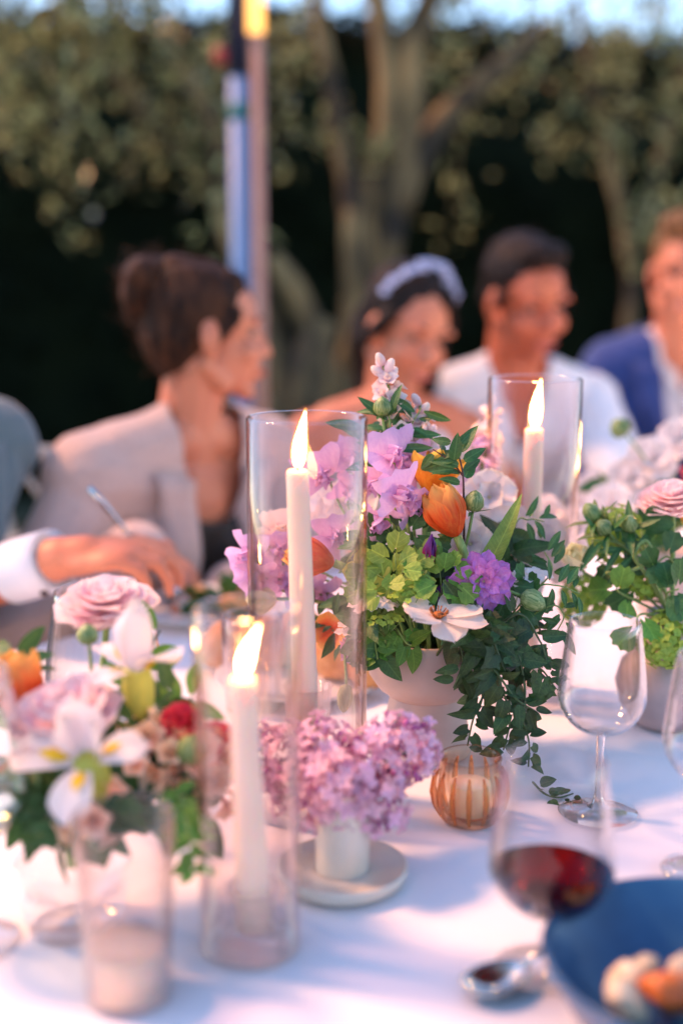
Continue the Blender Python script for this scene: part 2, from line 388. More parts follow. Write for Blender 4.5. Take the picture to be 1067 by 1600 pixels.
# the table runs away diagonally
U = V((.677, .736, 0)); NN = V((-.736, .677, 0)); E0 = V((-.42, 1.55, 0))
def tb(a, b, z): return E0 + U * a + NN * b + V((0, 0, z))
TL0, TL1, TW = -1.5, 3.6, -1.22
tr = thing('dining_table', 'long wooden dining table hidden under the white cloth', 'table', tb(1, TW / 2, 0))
Rt = Matrix((U, -NN, V((0, 0, 1)))).transposed()
b = MB(); b.box(tb((TL0 + TL1) / 2, TW / 2, .725), ((TL1 - TL0) / 2, -TW / 2, .018), Rt); build(b, 'tabletop', M['wood'], tr, False)
for a in (TL0 + .15, (TL0 + TL1) / 2, TL1 - .15):
    for c in (-.12, TW + .12):
        b = MB(); b.box(tb(a, c, .353), (.035, .035, .353), Rt); build(b, 'leg', M['wood'], tr, False)
# cloth: a top that rolls over the edges into a hanging skirt with folds
def cl(u, v):
    a = TL0 - .01 + (TL1 - TL0 + .02) * u
    s = v * (1.24 + .7) - .35           # across: -.35..0 hang, 0..1.24 top, then hang
    z = .75 + .0016 * nz((a * 5, s * 5, 0)) + .0012 * math.exp(-((s - .62 + .01 * math.sin(a * 2)) / .006) ** 2) + .001 * math.exp(-((a - .55) / .006) ** 2) + .0008 * nz((a * 14, s * 14, 3))
    if 0 <= s <= 1.24: q = .01 - s
    else:
        dn = -s if s < 0 else s - 1.24; z -= dn * .99
        fold = .02 * math.sin(a * 26 + 2 * nz((a * 2, 0, 1))) * min(1, dn / .2)
        q = .01 + fold + .02 * dn if s < 0 else -1.23 - fold - .02 * dn
    return tb(a, q, z)
b = MB(); b.grid(cl, 420, 260)
tag(build(b, 'tablecloth', M['cloth']), 'smooth white linen cloth covering the long table', 'tablecloth')

# hedge: a dark body with leaves over its faces
def leaf_cloud(mb, pts, L, wd, rng):
    for p, n in pts:
        d = V((rng.gauss(0, 1), rng.gauss(0, 1), rng.gauss(0, 1))).normalized()
        x = d.cross(n + V((rng.random() * .6, rng.random() * .6, rng.random() * .6)))
        if x.length < .05: continue
        x.normalize(); l = L * (.6 + .8 * rng.random()); ww = wd * (.6 + .8 * rng.random())
        c = p + d * l * .5 + x.cross(d) * l * .12
        mb.add([p, c + x * ww * .5, p + d * l, c - x * ww * .5], [(0, 1, 2, 3)])
rng = random.Random(3)
hr = thing('hedge', 'tall dark clipped hedge behind the seated guests', 'hedge', (0, 7.4, 0))
b = MB()
def hb(u, v):
    a = -6 + 13 * u; k = v * 4
    P = [(6.75, 0), (6.7, 2.40), (7.9, 2.42), (8.0, 0)]
    i = min(int(k), 2) if v < .75 else 2; t = min(max(k / 4 * 3 - i, 0), 1)
    y = P[i][0] + (P[i + 1][0] - P[i][0]) * t; z = P[i][1] + (P[i + 1][1] - P[i][1]) * t
    z *= 1 - .04 * max(0, (a - .5)) + .03 * nz((a * 1.3, 0, 7))
    return V((a, y + .12 * nz((a * 2, z * 2, y)), z))
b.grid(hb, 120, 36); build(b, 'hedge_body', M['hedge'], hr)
pts = []
for i in range(26000):
    u, v = rng.random(), rng.random() ** .8 * .72
    p = hb(u, v) + V((rng.gauss(0, .04), -abs(rng.gauss(0, .07)), rng.gauss(0, .05)))
    pts.append((p, V((0, -1, .3))))
b = MB(); leaf_cloud(b, pts, .075, .042, rng)
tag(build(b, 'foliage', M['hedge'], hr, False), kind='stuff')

# olive trees
def olive(loc, label, limbs, leaves, seed):
    rg = random.Random(seed)
    t = thing('olive_tree', label, 'tree', loc, 'olive trees in front of the hedge')
    b = MB()
    for P, r in limbs:
        sp = spline(P, 7); n = len(sp)
        b.tube([p + V((nz(p, 4), nz(p + V((9, 0, 0)), 4), 0)) * .02 for p in sp],
               [(r[0] + (r[1] - r[0]) * i / (n - 1)) * (1 + .15 * nz(sp[i], 9)) for i in range(n)], 12)
    build(b, 'trunk', M['bark'], t)
    pts = []; b = MB()
    for c, rad, n in leaves:
        c = V(c)
        for k in range(max(2, n // 150)):
            q = c + V([rg.gauss(0, .5) * r for r in rad]); e = q + V((rg.gauss(0, .2), rg.gauss(0, .2), rg.gauss(-.1, .2)))
            b.tube([q, (q + e) / 2 + V((0, 0, .03)), e], [.006, .004, .002], 5)
            for j in range(34):
                s = rg.random(); pts.append((q.lerp(e, s) + V((rg.gauss(0, .05), rg.gauss(0, .05), rg.gauss(0, .05))), V((0, 0, 1))))
    build(b, 'twigs', M['bark'], t)['kind'] = 'stuff'
    b = MB(); leaf_cloud(b, pts, .085, .030, rg)
    o = build(b, 'crown', M['olive'], t, False); o['kind'] = 'stuff'
Z5 = 4.6
P5 = lambda x, y, z=Z5: at(x, y, z)
olive(P5(575, 900).xy.to_3d(), 'gnarled olive tree with forked trunks behind the bride',
      [([P5(545, 1250), P5(535, 760), P5(548, 600), P5(585, 450), P5(615, 300), P5(640, 170), P5(648, 60), P5(690, -60), P5(740, -200)], (.07, .042)),
       ([P5(545, 480, 4.55), P5(553, 390, 4.5), P5(545, 280, 4.5), P5(525, 160, 4.5), P5(503, 50, 4.5), P5(485, -80, 4.5)], (.042, .030)),
       ([P5(560, 560, 4.5), P5(548, 480, 4.5), P5(548, 400, 4.45), P5(552, 330, 4.45)], (.05, .03)),
       ([P5(590, 500, 4.6), P5(565, 330, 4.6), P5(600, 210, 4.6), P5(600, 60, 4.6), P5(570, -80, 4.6)], (.06, .036)),
       ([P5(610, 330, 4.6), P5(690, 190, 4.7), P5(780, 110, 4.8), P5(860, 40, 5.0)], (.06, .03)),
       ([P5(540, 700, 4.6), P5(500, 560, 4.4), P5(455, 450, 4.3), P5(430, 400, 4.3)], (.07, .03)),
       ([P5(530, 800, 4.5), P5(480, 620, 4.35), P5(500, 500, 4.35)], (.08, .06))],
      [(P5(640, -110, 4.7), (.5, .4, .22), 1400), (P5(820, 30, 5.0), (.45, .3, .14), 800), (P5(480, -30, 4.8), (.3, .3, .16), 700), (P5(560, 215, 4.6), (.06, .06, .1), 90),
       (P5(900, 130, 5.0), (.3, .25, .12), 240), (P5(700, 120, 4.8), (.15, .2, .08), 120)], 4)
olive(P5(410, 1000).xy.to_3d(), 'pale olive tree leaning over behind the woman in blush',
      [([P5(440, 1300, 4.4), P5(455, 760, 4.4), P5(430, 560, 4.4), P5(395, 440, 4.4), P5(362, 360, 4.4), P5(335, 295, 4.4), P5(290, 245, 4.4), P5(225, 175, 4.4), P5(150, 90, 4.4)], (.06, .028)),
       ([P5(335, 295, 4.4), P5(340, 210, 4.3), P5(310, 150, 4.3), P5(250, 60, 4.3)], (.05, .02)),
       ([P5(430, 640, 4.4), P5(378, 640, 4.35), P5(370, 560, 4.3)], (.06, .03))],
      [(P5(60, 70, 4.3), (.38, .3, .18), 1500), (P5(210, 95, 4.3), (.38, .3, .18), 1500), (P5(330, 170, 4.3), (.2, .2, .16), 500),
       (P5(30, -60, 4.3), (.5, .4, .2), 1500), (P5(280, -40, 4.3), (.45, .4, .2), 1400), (P5(90, 170, 4.2), (.28, .2, .06), 260)], 5)
olive(P5(1120, 900, 5.2).xy.to_3d(), 'slender olive tree rising behind the man in navy',
      [([P5(1000, 1300, 5.2), P5(975, 640, 5.2), P5(985, 420, 5.2), P5(950, 250, 5.2), P5(925, 120, 5.2), P5(900, 0, 5.2)], (.035, .02)),
       ([P5(985, 420, 5.2), P5(1030, 250, 5.2), P5(1080, 100, 5.3)], (.022, .012))],
      [(P5(1000, 120, 5.2), (.3, .25, .14), 330), (P5(950, 200, 5.2), (.10, .15, .28), 240), (P5(1080, 180, 5.3), (.2, .2, .2), 240),
       (P5(1040, 10, 5.3), (.35, .3, .2), 900), (P5(985, 360, 5.0), (.08, .1, .2), 120)], 6)

# lamp post
def rod(mb, x, y0, y1, z, r, n=16): 
    a = at(x, y0, z); t = at(x, y1, z); mb.tube([(a.x, a.y, a.z), (a.x, a.y, t.z)], r, n); return a
zp = 3.6; base = at(383, 800, zp)
lp = thing('lamp_post', 'pale blue post with dark upper sleeve and teal tape behind the woman', 'post', (base.x, base.y, 0))
zl = lambda y: at(383, y, zp).z
b = MB(); b.tube([(base.x, base.y, 0), (base.x, base.y, zl(138))], .027, 20); build(b, 'pole', M['pole_blue'], lp)
b = MB(); b.tube([(base.x, base.y, zl(138)), (base.x, base.y, zl(-120))], .029, 20); build(b, 'sleeve', M['pole_dark'], lp)
b = MB(); b.tube([(base.x, base.y, zl(200)), (base.x, base.y, zl(176))], .0282, 20); build(b, 'tape', M['pole_teal'], lp)
b = MB(); b.tube([(base.x, base.y, 0), (base.x, base.y, .03)], [.14, .13], 24); build(b, 'base_plate', M['pole_dark'], lp)
x2 = base.x + .047  # second pole added to paint the warm lit side of the post
lt = thing('tube_lamp', 'warm lit side of the post built as a rose pole, carrying a lit amber tube lamp', 'lamp', (x2, base.y - .01, 0))
b = MB(); b.tube([(x2, base.y - .01, 0), (x2, base.y - .01, zl(78))], .0185, 16); build(b, 'pole', M['warm_side'], lt)
b = MB(); b.tube([(x2, base.y - .01, zl(78)), (x2, base.y - .01, zl(-110))], .0200, 16); build(b, 'lamp_tube', M['tube'], lt)
b = MB(); b.tube([(x2, base.y - .01, zl(-110)), (x2, base.y - .01, zl(-118))], .026, 16); build(b, 'end_cap', M['warm_side'], lt)
q = at(345, 88, 3.7)
rl = thing('warning_lamp', 'small red lamp fixed beside the dark post sleeve', 'lamp', q)
b = MB(); b.ell(q, (.022, .02, .026)); build(b, 'lens', M['redlamp'], rl)
b = MB(); b.tube([q + V((.018, 0, 0)), (base.x, base.y, q.z)], .008, 8); build(b, 'bracket', M['pole_dark'], rl)

# chairs
def chair(seat, yaw, label):
    F = V((math.sin(yaw), -math.cos(yaw), 0)); L = V((F.y * -1, F.x, 0)); s = V((seat[0], seat[1], 0))
    t = thing('garden_chair', label, 'chair', s, 'white iron chairs round the table')
    P = lambda l, f, z: s + L * l + F * f + V((0, 0, z))
    b = MB(); b.lathe([(0, .435), (.2, .435), (.212, .443), (.2, .452), (0, .455)], s, 28); build(b, 'seat', M['chair'], t)
    for l in (-1, 1):
        b = MB(); b.tube([P(l * .15, .14, .44), P(l * .17, .17, .2), P(l * .18, .2, 0)], .011, 8); build(b, 'leg', M['chair'], t)
        b = MB(); b.tube([P(l * .15, -.14, .44), P(l * .17, -.18, .2), P(l * .18, -.22, 0)], .011, 8); build(b, 'leg', M['chair'], t)
    arc = [P(-.2 * math.cos(a), -.19 - .07 * math.sin(a) , .45 + .44 * math.sin(a) ** .7) for a in [PI * i / 20 for i in range(21)]]
    b = MB(); b.tube(arc, .012, 8); build(b, 'back_frame', M['chair'], t)
    for k in (-.1, 0, .1):
        b = MB(); sp = [P(k + .028 * math.sin(i * 1.3), -.2 - .05 * i / 8, .45 + (.40 - abs(k) * .7) * i / 8) for i in range(9)]
        b.tube(sp, .007, 6); build(b, 'back_scroll', M['chair'], t)
    for zz in (.6, .72):
        b = MB(); b.tube([P(-.17, -.225, zz), P(0, -.245, zz + .02), P(.17, -.225, zz)], .007, 6); build(b, 'back_rail', M['chair'], t)
# ================================================================== people
def merged(mb, vox, smooth=4, it_mat=None):
    """one continuous closed surface round a set of overlapping volumes"""
    me = mb.mesh('tmp', None); o = bpy.data.objects.new('tmp', me); C.objects.link(o)
    m = o.modifiers.new('r', 'REMESH'); m.mode = 'VOXEL'; m.voxel_size = vox; m.use_smooth_shade = True
    s = o.modifiers.new('s', 'SMOOTH'); s.factor = .5; s.iterations = smooth
    dg = bpy.context.evaluated_depsgraph_get(); dg.update()
    r = bpy.data.meshes.new_from_object(o.evaluated_get(dg))
    bpy.data.objects.remove(o); bpy.data.meshes.remove(me)
    return r
def finish(me, name, m, parent, keep=None, move=None, thick=0):
    """me is in world coordinates; drop faces, displace, hand over to the parent"""
    off = WM[parent].translation
    if move:
        for v in me.vertices: v.co = move(v.co)
    if keep or thick:
        bm = bmesh.new(); bm.from_mesh(me)
        if keep:
            bmesh.ops.delete(bm, geom=[f for f in bm.faces if not keep(f.calc_center_median())], context='FACES')
            for it in range(10):
                new = {}
                for v in bm.verts:
                    if v.is_boundary:
                        nb = [e.other_vert(v).co for e in v.link_edges if e.is_boundary]
                        if len(nb) == 2: new[v] = v.co * .5 + (nb[0] + nb[1]) * .25
                for v, c in new.items(): v.co = c
        if thick: bmesh.ops.solidify(bm, geom=bm.faces[:], thickness=thick)
        bm.to_mesh(me); bm.free()
    for v in me.vertices: v.co -= off
    me.materials.clear(); me.materials.append(m); me.name = name
    me.polygons.foreach_set('use_smooth', [True] * len(me.polygons)); me.update()
    return put(name, me, parent, Matrix.Translation(off))
def elbow(J, W, a, b, pole):
    d = W - J; l = min(d.length, (a + b) * .995); dn = d.normalized()
    x = (a * a - b * b + l * l) / (2 * l); hgt = math.sqrt(max(a * a - x * x, 0))
    p = (pole - dn * pole.dot(dn)).normalized()
    return J + dn * x + p * hgt
def hand(mb, Wp, d, n, side, curl, s=1.0):
    """palm and five fingers; d towards the fingertips, n out of the palm, thumb on the +side"""
    d = d.normalized(); n = (n - d * n.dot(d)).normalized(); x = d.cross(n) * side
    P = lambda a, y, z: Wp + (x * a + d * y + n * z) * s
    Rm = Matrix((x * 1, d, n)).transposed()
    mb.ell(P(0, .045, 0), (.039 * s, .052 * s, .015 * s), Rm); mb.ell(P(-.012, .06, 0), (.03 * s, .035 * s, .014 * s), Rm)
    mb.cap(P(0, -.01, 0), P(0, .03, 0), .024 * s, .026 * s)
    for i, (l, y0) in enumerate(((.070, .088), (.078, .092), (.073, .088), (.056, .078))):
        a = .030 - .020 * i; p = P(a, y0, .002); ang = 0; sp = (1.5 - i) * .04
        for k, fr in enumerate((.45, .32, .23)):
            ang += curl * (.75, 1.0, .6)[k] * (1 + .06 * i)
            v = (d * math.cos(ang) + n * math.sin(ang) + x * sp).normalized()
            q = p + v * l * fr * s; r = (.0092 - .0009 * k) * s; mb.cap(p, q, r, r * .92, 8); p = q
    p = P(.030, .022, .006); 
    for k, (l, v) in enumerate(((.042, x * .75 + d * .6 + n * .25), (.032, x * .25 + d * .85 + n * .45), (.026, -x * .05 + d * .85 + n * .5))):
        q = p + v.normalized() * l * s; mb.cap(p, q, (.0135 - .002 * k) * s, (.0115 - .002 * k) * s, 8); p = q

def person(label, H, hyaw, hpitch, hroll, byaw, pelvis, female, skin, hands, vox=.0055, head_s=1.0, sw=None, bust=False):
    F = V((math.sin(byaw), -math.cos(byaw), 0)); L = V((-F.y, F.x, 0))
    H = V(H); HR = (Matrix.Rotation(hyaw + PI, 4, 'Z') @ Matrix.Rotation(-hpitch, 4, 'X') @ Matrix.Rotation(hroll, 4, 'Y')).to_3x3()
    hs = head_s; hp = lambda x, y, z: H + HR @ V((x, y, z)) * hs
    N = hp(0, -.02, -.07) + V((0, 0, -.105)) - F * .015
    Pv = V((pelvis[0], pelvis[1], .56)); Sp = (N - Pv).normalized(); fwd = L.cross(Sp).normalized(); sp_l = (N - Pv).length
    sw = sw or (.165 if female else .195); k = 1 if female else 1.12
    TR = Matrix((L, fwd, Sp)).transposed(); k2 = sp_l / .5
    t = thing('person', label, 'person', (Pv.x, Pv.y, 0))
    A = dict(root=t, F=F, L=L, N=N, Pv=Pv, S=Sp, fwd=fwd, TR=TR, hp=hp, HR=HR, H=H, k=k, sw=sw, hs=hs)
    def torso(mb, d=0, low=True):
        mb.ell(Pv + Sp * .02, ((.165 if female else .165) * k + d, .115 * k + d, .12 + d), TR)
        mb.ell(Pv + Sp * .2 * k2, (.132 * k + d, .095 * k + d, .15 * k2 + d), TR)
        mb.ell(Pv + Sp * .345 * k2, (.150 * k + d, .102 * k + d, .145 * k2 + d), TR)
        if bust:
            for s in (-1, 1): mb.ell(Pv + Sp * .315 * k2 + fwd * .075 + L * s * .068, (.058 + d, .055 + d, .06 + d), TR)
        for s in (-1, 1):
            J = N - Sp * .065 + L * s * sw
            mb.cap(N - Sp * .07 + L * s * .05, J, .062 * k + d, .050 * k + d); mb.cap(N - Sp * .0 + L * s * .02, N - Sp * .035 + L * s * sw * .75, .045 * k + d * .7, .042 * k + d * .7)
    A['torso'] = torso; A['arms'] = {}
    up, fo = (.275, .245) if female else (.30, .265)
    for s in (-1, 1):
        J = N - Sp * .065 + L * s * sw
        if s in hands: Wp, d, n, curl, pole = hands[s]
        else: Wp, d, n, curl, pole = Pv + F * .3 + L * s * .1 + V((0, 0, .1)), F * 1 - L * s * .5, V((0, 0, -1)), .3, L * s - V((0, 0, 1.4))
        Wp = V(Wp)
        reach = (up + fo) * .98
        if (Wp - J).length > reach: Wp = J + (Wp - J).normalized() * reach
        A['arms'][s] = (J, elbow(J, Wp, up, fo, V(pole)), Wp, V(d), V(n), curl)
    def arms(mb, d=0, end=1.0, which=(-1, 1), grow=0):
        for s in which:
            J, E, Wp = A['arms'][s][:3]
            mb.cap(J, E, .049 * k + d, .039 * k + d); e = E.lerp(Wp, end)
            mb.cap(E, E.lerp(Wp, .35 * end), .039 * k + d, .037 * k + d); mb.cap(E.lerp(Wp, .3 * end), e, .037 * k + d, (.037 - .012 * end) * k + d + grow)
    A['armf'] = arms
    # ---- the body: torso, neck, head, arms and hands in one surface
    b = MB(); torso(b); arms(b)
    for s in (-1, 1):
        J, E, Wp, d, n, curl = A['arms'][s]; hand(b, Wp, d, n, s if True else -s, curl, .95 if female else 1.05)
    nr = .050 if female else .060
    b.cap(N - Sp * .05, hp(0, -.022, -.06), nr * 1.12, nr)
    e = lambda c, r: b.ell(hp(*c), [q * hs for q in r], HR)
    e((0, -.014, .032), (.074, .094, .086)); e((0, .02, .02), (.066, .07, .078)); e((0, .03, -.035), (.058, .060, .075))
    j = .050 if not female else .044
    e((0, .030, -.075), (j, .047, .036)); e((0, .066, -.104), (.021, .018, .017))
    for s in (-1, 1):
        e((s * .036, .062, -.036), (.026, .024, .024)); e((s * .03, .082, .020), (.028, .012, .010))
        e((s * .077, -.008, -.012), (.009, .019, .031)); e((s * .074, -.004, -.036), (.008, .010, .012)); e((s * .013, .094, -.036), (.010, .010, .008))
        b.cap(hp(s * .042, .02, -.09), hp(s * .058, -.01, -.06), .018 * hs, .016 * hs)
    b.cap(hp(0, .088, .004), hp(0, .104, -.034), .0085 * hs, .0115 * hs)
    e((0, .086, -.064), (.024, .012, .0075)); e((0, .085, -.077), (.021, .012, .008))
    me = merged(b, vox, 3)
    eyes = [hp(s * .031, .088, .002) for s in (-1, 1)]; HRt = HR.transposed()
    def mv(c):
        for q in eyes:
            dd = (c - q).length
            if dd < .05: c = c - (HR @ V((0, 1, 0))) * .013 * math.exp(-(dd / .018) ** 2)
        return c
    A['body'] = finish(me, 'body', skin, t, None, mv)
    for s in (-1, 1):
        b = MB(); b.ell(hp(s * .031, .0665, .002), .0118 * hs); eo = build(b, 'eye', M['eye'], A['body'])
        b = MB(); b.ell(hp(s * .031, .0742, .000), .0060 * hs); build(b, 'iris', M['iris'], eo)
        b = MB(); b.tube([hp(s * .014, .0895, .021), hp(s * .03, .0895, .027), hp(s * .046, .077, .022)], [.0022, .0030, .0012], 6); build(b, 'eyebrow', A.get('hairmat', M['hair_dark']), t)
    b = MB(); pts = [hp(x, .0985 - 9 * x * x, -.0715 + 5.5 * x * x) for x in (-.026, -.016, -.006, 0, .006, .016, .026)]
    b.tube(pts, [.0015, .0035, .0046, .0044, .0046, .0035, .0015], 8); build(b, 'lips', M['lip'], t)
    return A
def garment(A, name, m, fill, vox, cut=None, thick=.004, smooth=5, wrinkle=.004, wsc=14):
    b = MB(); fill(b); me = merged(b, vox, smooth); me.update()
    nm = {i: v.normal.copy() for i, v in enumerate(me.vertices)}
    if wrinkle:
        for i, v in enumerate(me.vertices): v.co += nm[i] * wrinkle * (nz(v.co, wsc) + .5 * nz(v.co, wsc * 2.3))
    TRt = A['TR'].transposed(); N = A['N']
    keep = (lambda c: not cut(TRt @ (c - N), c)) if cut else None
    return finish(me, name, m, A['root'], keep, None, thick)
def vneck(width, depth, neck=.062):
    def f(q, c):
        x, y, z = q
        if z > -.03 and math.hypot(x, y - .01) < neck + max(0, -z) * .2 and z > -.03: return True
        if y > .0 and -depth < z and abs(x) < width * (1 + z / depth) + .004: return True
        return z > .05
    return f
def legs(A, m, long=True, name='trousers'):
    F, L, Pv = A['F'], A['L'], A['Pv']; k = A['k']
    def fill(b):
        b.ell(Pv + V((0, 0, -.02)), (.17 * k, .125 * k, .10), A['TR'])
        for s in (-1, 1):
            h = Pv + L * s * .085 - V((0, 0, .03)); kn = Pv + F * .40 + L * s * .11 - V((0, 0, .03)); an = V((kn.x, kn.y, .09)) - F * .05
            b.cap(h, kn, .082 * k, .062 * k); b.cap(kn, an, .060 * k, .045 * k)
    garment(A, name, m, fill, .012, None, 0, 3, .003)
    for s in (-1, 1):
        kn = Pv + F * .40 + L * s * .11; b = MB(); p = V((kn.x, kn.y, .045)) - F * .07
        b.ell(p, (.042, .05, .042), A['TR']); b.cap(p - V((0, 0, .01)), p + F * .15 - V((0, 0, .018)), .036, .028)
        finish(merged(b, .01, 2), 'shoe', M['shoe'], A['root'])
def surf(o):
    me = o.data; off = WM[o].translation
    return BVHTree.FromPolygons([v.co + off for v in me.vertices], [tuple(p.vertices) for p in me.polygons])
def onto(A, bv, x, z, out=.006):
    p = A['N'] + A['TR'] @ V((x, .6, z)); hit = bv.ray_cast(p, -A['fwd'])
    for _ in range(6):       # look past an arm held in front of the chest
        if hit[0] is None or (hit[0] - A['N']).dot(A['fwd']) < .175: break
        hit = bv.ray_cast(hit[0] - A['fwd'] * .002, -A['fwd'])
    if hit[0] is not None and (hit[0] - A['N']).dot(A['fwd']) < 0: hit = (None,)
    if hit[0] is None: return A['N'] + A['TR'] @ V((x, .1, z))
    return hit[0] + A['fwd'] * out
def lapel(A, bv, m, side, depth, width, w=.07, collar=True):
    """folded lapel along one edge of the opening"""
    b = MB(); rows = []
    n = 14
    for i in range(n + 1):
        t = i / n; z = -.02 - (depth - .03) * t
        e = width * (1 + z / depth) + .002
        ww = w * (1 - t) ** .55 * (1.0 if t > .22 else .78 + .5 * t) + .006
        r = []
        for j in range(4):
            x = side * (e + ww * j / 3); r.append(onto(A, bv, x, z + .012 * j / 3, .009 + .008 * j / 3))
        rows.append(r)
    vs = [p for r in rows for p in r]; fs = []
    for i in range(n):
        for j in range(3): a = i * 4 + j; fs.append((a, a + 1, a + 5, a + 4) if side < 0 else (a, a + 4, a + 5, a + 1))
    b.add(vs, fs); me = b.mesh('lapel', m, WM[A['root']].translation)
    bm = bmesh.new(); bm.from_mesh(me); bmesh.ops.solidify(bm, geom=bm.faces[:], thickness=.0035); bm.to_mesh(me); bm.free()
    return put('lapel', me, A['root'], WM[A['root']].copy())
def hair_part(A, name, m, blobs, keep=None, vox=.006, rough=.004):
    b = MB()
    for q in blobs:
        if q[0] == 'e': b.ell(A['hp'](*q[1]), [r * A['hs'] for r in q[2]], A['HR'])
        else: b.cap(A['hp'](*q[1]), A['hp'](*q[2]), q[3] * A['hs'], q[4] * A['hs'])
    me = merged(b, vox, 2); me.update(); HRt = A['HR'].transposed()
    for v in me.vertices:
        l = HRt @ (v.co - A['H']); v.co += v.normal * rough * nz((l.x * 60, l.y * 14, l.z * 14)) 
    kp = (lambda c: keep(HRt @ (c - A['H']) / A['hs'])) if keep else None
    ho = finish(me, name, m, A['root'], kp)
    rs = random.Random(len(me.vertices)); off = WM[A['root']].translation; b = MB(); vs = me.vertices       # loose strands lifting off the hair
    for _ in range(170):
        v = vs[rs.randrange(len(vs))]; p = v.co + off; n_ = v.normal; g_ = V((rs.gauss(0, .6), rs.gauss(0, .6), rs.gauss(-.5, .6))); g_ = (g_ - n_ * g_.dot(n_)).normalized(); l = .02 + .035 * rs.random()
        b.tube([p - n_ * .001, p + g_ * l * .5 + n_ * l * (.12 + .1 * rs.random()), p + g_ * l + n_ * l * rs.uniform(-.05, .25)], [.0008, .0006, .0003], 3)
    st = build(b, 'loose_strands', m, A['root']); st['kind'] = 'stuff'
    return ho

# ---- woman in the blush blazer, turned away in profile
A = person('woman in a blush blazer with her brown hair pinned up, looking away', at(326, 518, 2.06), R(104), R(2), R(-4), R(44),
           (-.40, 2.20), True, M['skin'],
           {-1: (at(232, 852, 1.86), V((.75, -.55, -.45)), V((-.2, -.2, -1)), .75, V((-.9, -.1, -.8))),
            1: (at(352, 925, 1.97), V((-.35, -.8, -.1)), V((.3, .2, -1)), .7, V((.8, .3, -.6)))}, .005, .91, bust=True, sw=.178)
legs(A, M['blush'])
garment(A, 'camisole', M['black_cloth'], lambda b: A['torso'](b, .020), .007, lambda q, c: q.z > -.08 - .02 * math.cos(q.x * 30), .003, 1)
VW, VD = .056, .42
def blz(b):
    A['torso'](b, .030); A['armf'](b, .016, .93, grow=.006)
    for s in (-1, 1):
        J = A['arms'][s][0]; b.cap(A['N'] - A['S'] * .05 + A['L'] * s * .1, J + A['L'] * s * .012, .06, .062)
blazer = garment(A, 'blazer', M['blush'], blz, .007, vneck(VW, VD, .060), .004, 4, .006, 9)
bv = surf(blazer)
for s in (-1, 1):
    lapel(A, bv, M['blush'], s, VD, VW, .075)
b = MB(); q = onto(A, bv, -.115, -.115, .012); b.ell(q, .0105); build(b, 'lapel_pin', M['button'], A['root'])
hair_part(A, 'hair', M['hair'], [('e', (0, -.028, .040), (.084, .100, .088)), ('e', (0, -.06, .0), (.072, .064, .085)), ('e', (0, -.065, .035), (.068, .055, .055)), ('c', (.03, .04, .085), (.0, -.06, .105), .022, .03),
          ('c', (-.074, .045, .03), (-.07, .01, -.015), .012, .008), ('c', (.074, .045, .03), (.07, .01, -.015), .012, .008), ('c', (-.03, .04, .085), (0, -.06, .105), .02, .03)],
          lambda l: not (l.y > .045 and l.z < .055))
hair_part(A, 'hair_bun', M['hair'], [('e', (0, -.112, .086), (.052, .042, .044)), ('e', (.0, -.122, .062), (.044, .034, .042)), ('c', (-.04, -.085, .105), (.03, -.12, .095), .028, .024), ('c', (.02, -.085, .02), (-.03, -.12, .03), .032, .028)], None, .006, .003)

# ---- bride with pale blue headpiece
B = person('smiling dark haired bride wearing a pale blue beaded headpiece', at(636, 512, 2.60), R(31), R(17), R(-8), R(14), (.10, 2.86), True, M['skin'], {}, .0055, 1.0, bust=True, sw=.17)
A = B
garment(A, 'dress', M['ivory'], lambda b: B['torso'](b, .022), .007, lambda q, c: q.z > -.085 + .012 * math.cos(q.x * 45), .003, 1)
legs(A, M['ivory'], name='skirt')
hair_part(A, 'hair', M['hair_dark'], [('e', (0, -.026, .042), (.086, .100, .088)), ('e', (0, -.08, -.03), (.075, .055, .09)), ('c', (-.078, .03, .03), (-.085, -.02, -.05), .016, .02), ('c', (-.08, -.03, -.05), (-.105, -.03, -.22), .040, .034), ('c', (-.085, .0, -.02), (-.09, .0, -.12), .022, .026),
          ('c', (.076, .035, .03), (.082, -.02, -.04), .013, .016), ('c', (0, -.09, -.05), (-.06, -.09, -.26), .06, .035), ('c', (-.03, .062, .085), (-.075, .03, .02), .016, .014)],
          lambda l: not (l.y > .055 and l.z < .045 and abs(l.x) < .064))
rg = random.Random(5); b = MB()
for i in range(84):
    a = .22 + (PI - .44) * (i / 83) ; r = .090 + rg.gauss(0, .002)
    x = -r * math.cos(a); z = .048 + .088 * math.sin(a) + rg.gauss(0, .005); y = .004 + .016 * math.sin(a) + rg.gauss(0, .0045)
    b.ell(B['hp'](x, y, z), (.0045 + .003 * rg.random(), .0038, .005), None, 7, 5)
tag(build(b, 'headpiece', M['tiara'], A['root']), kind='stuff')

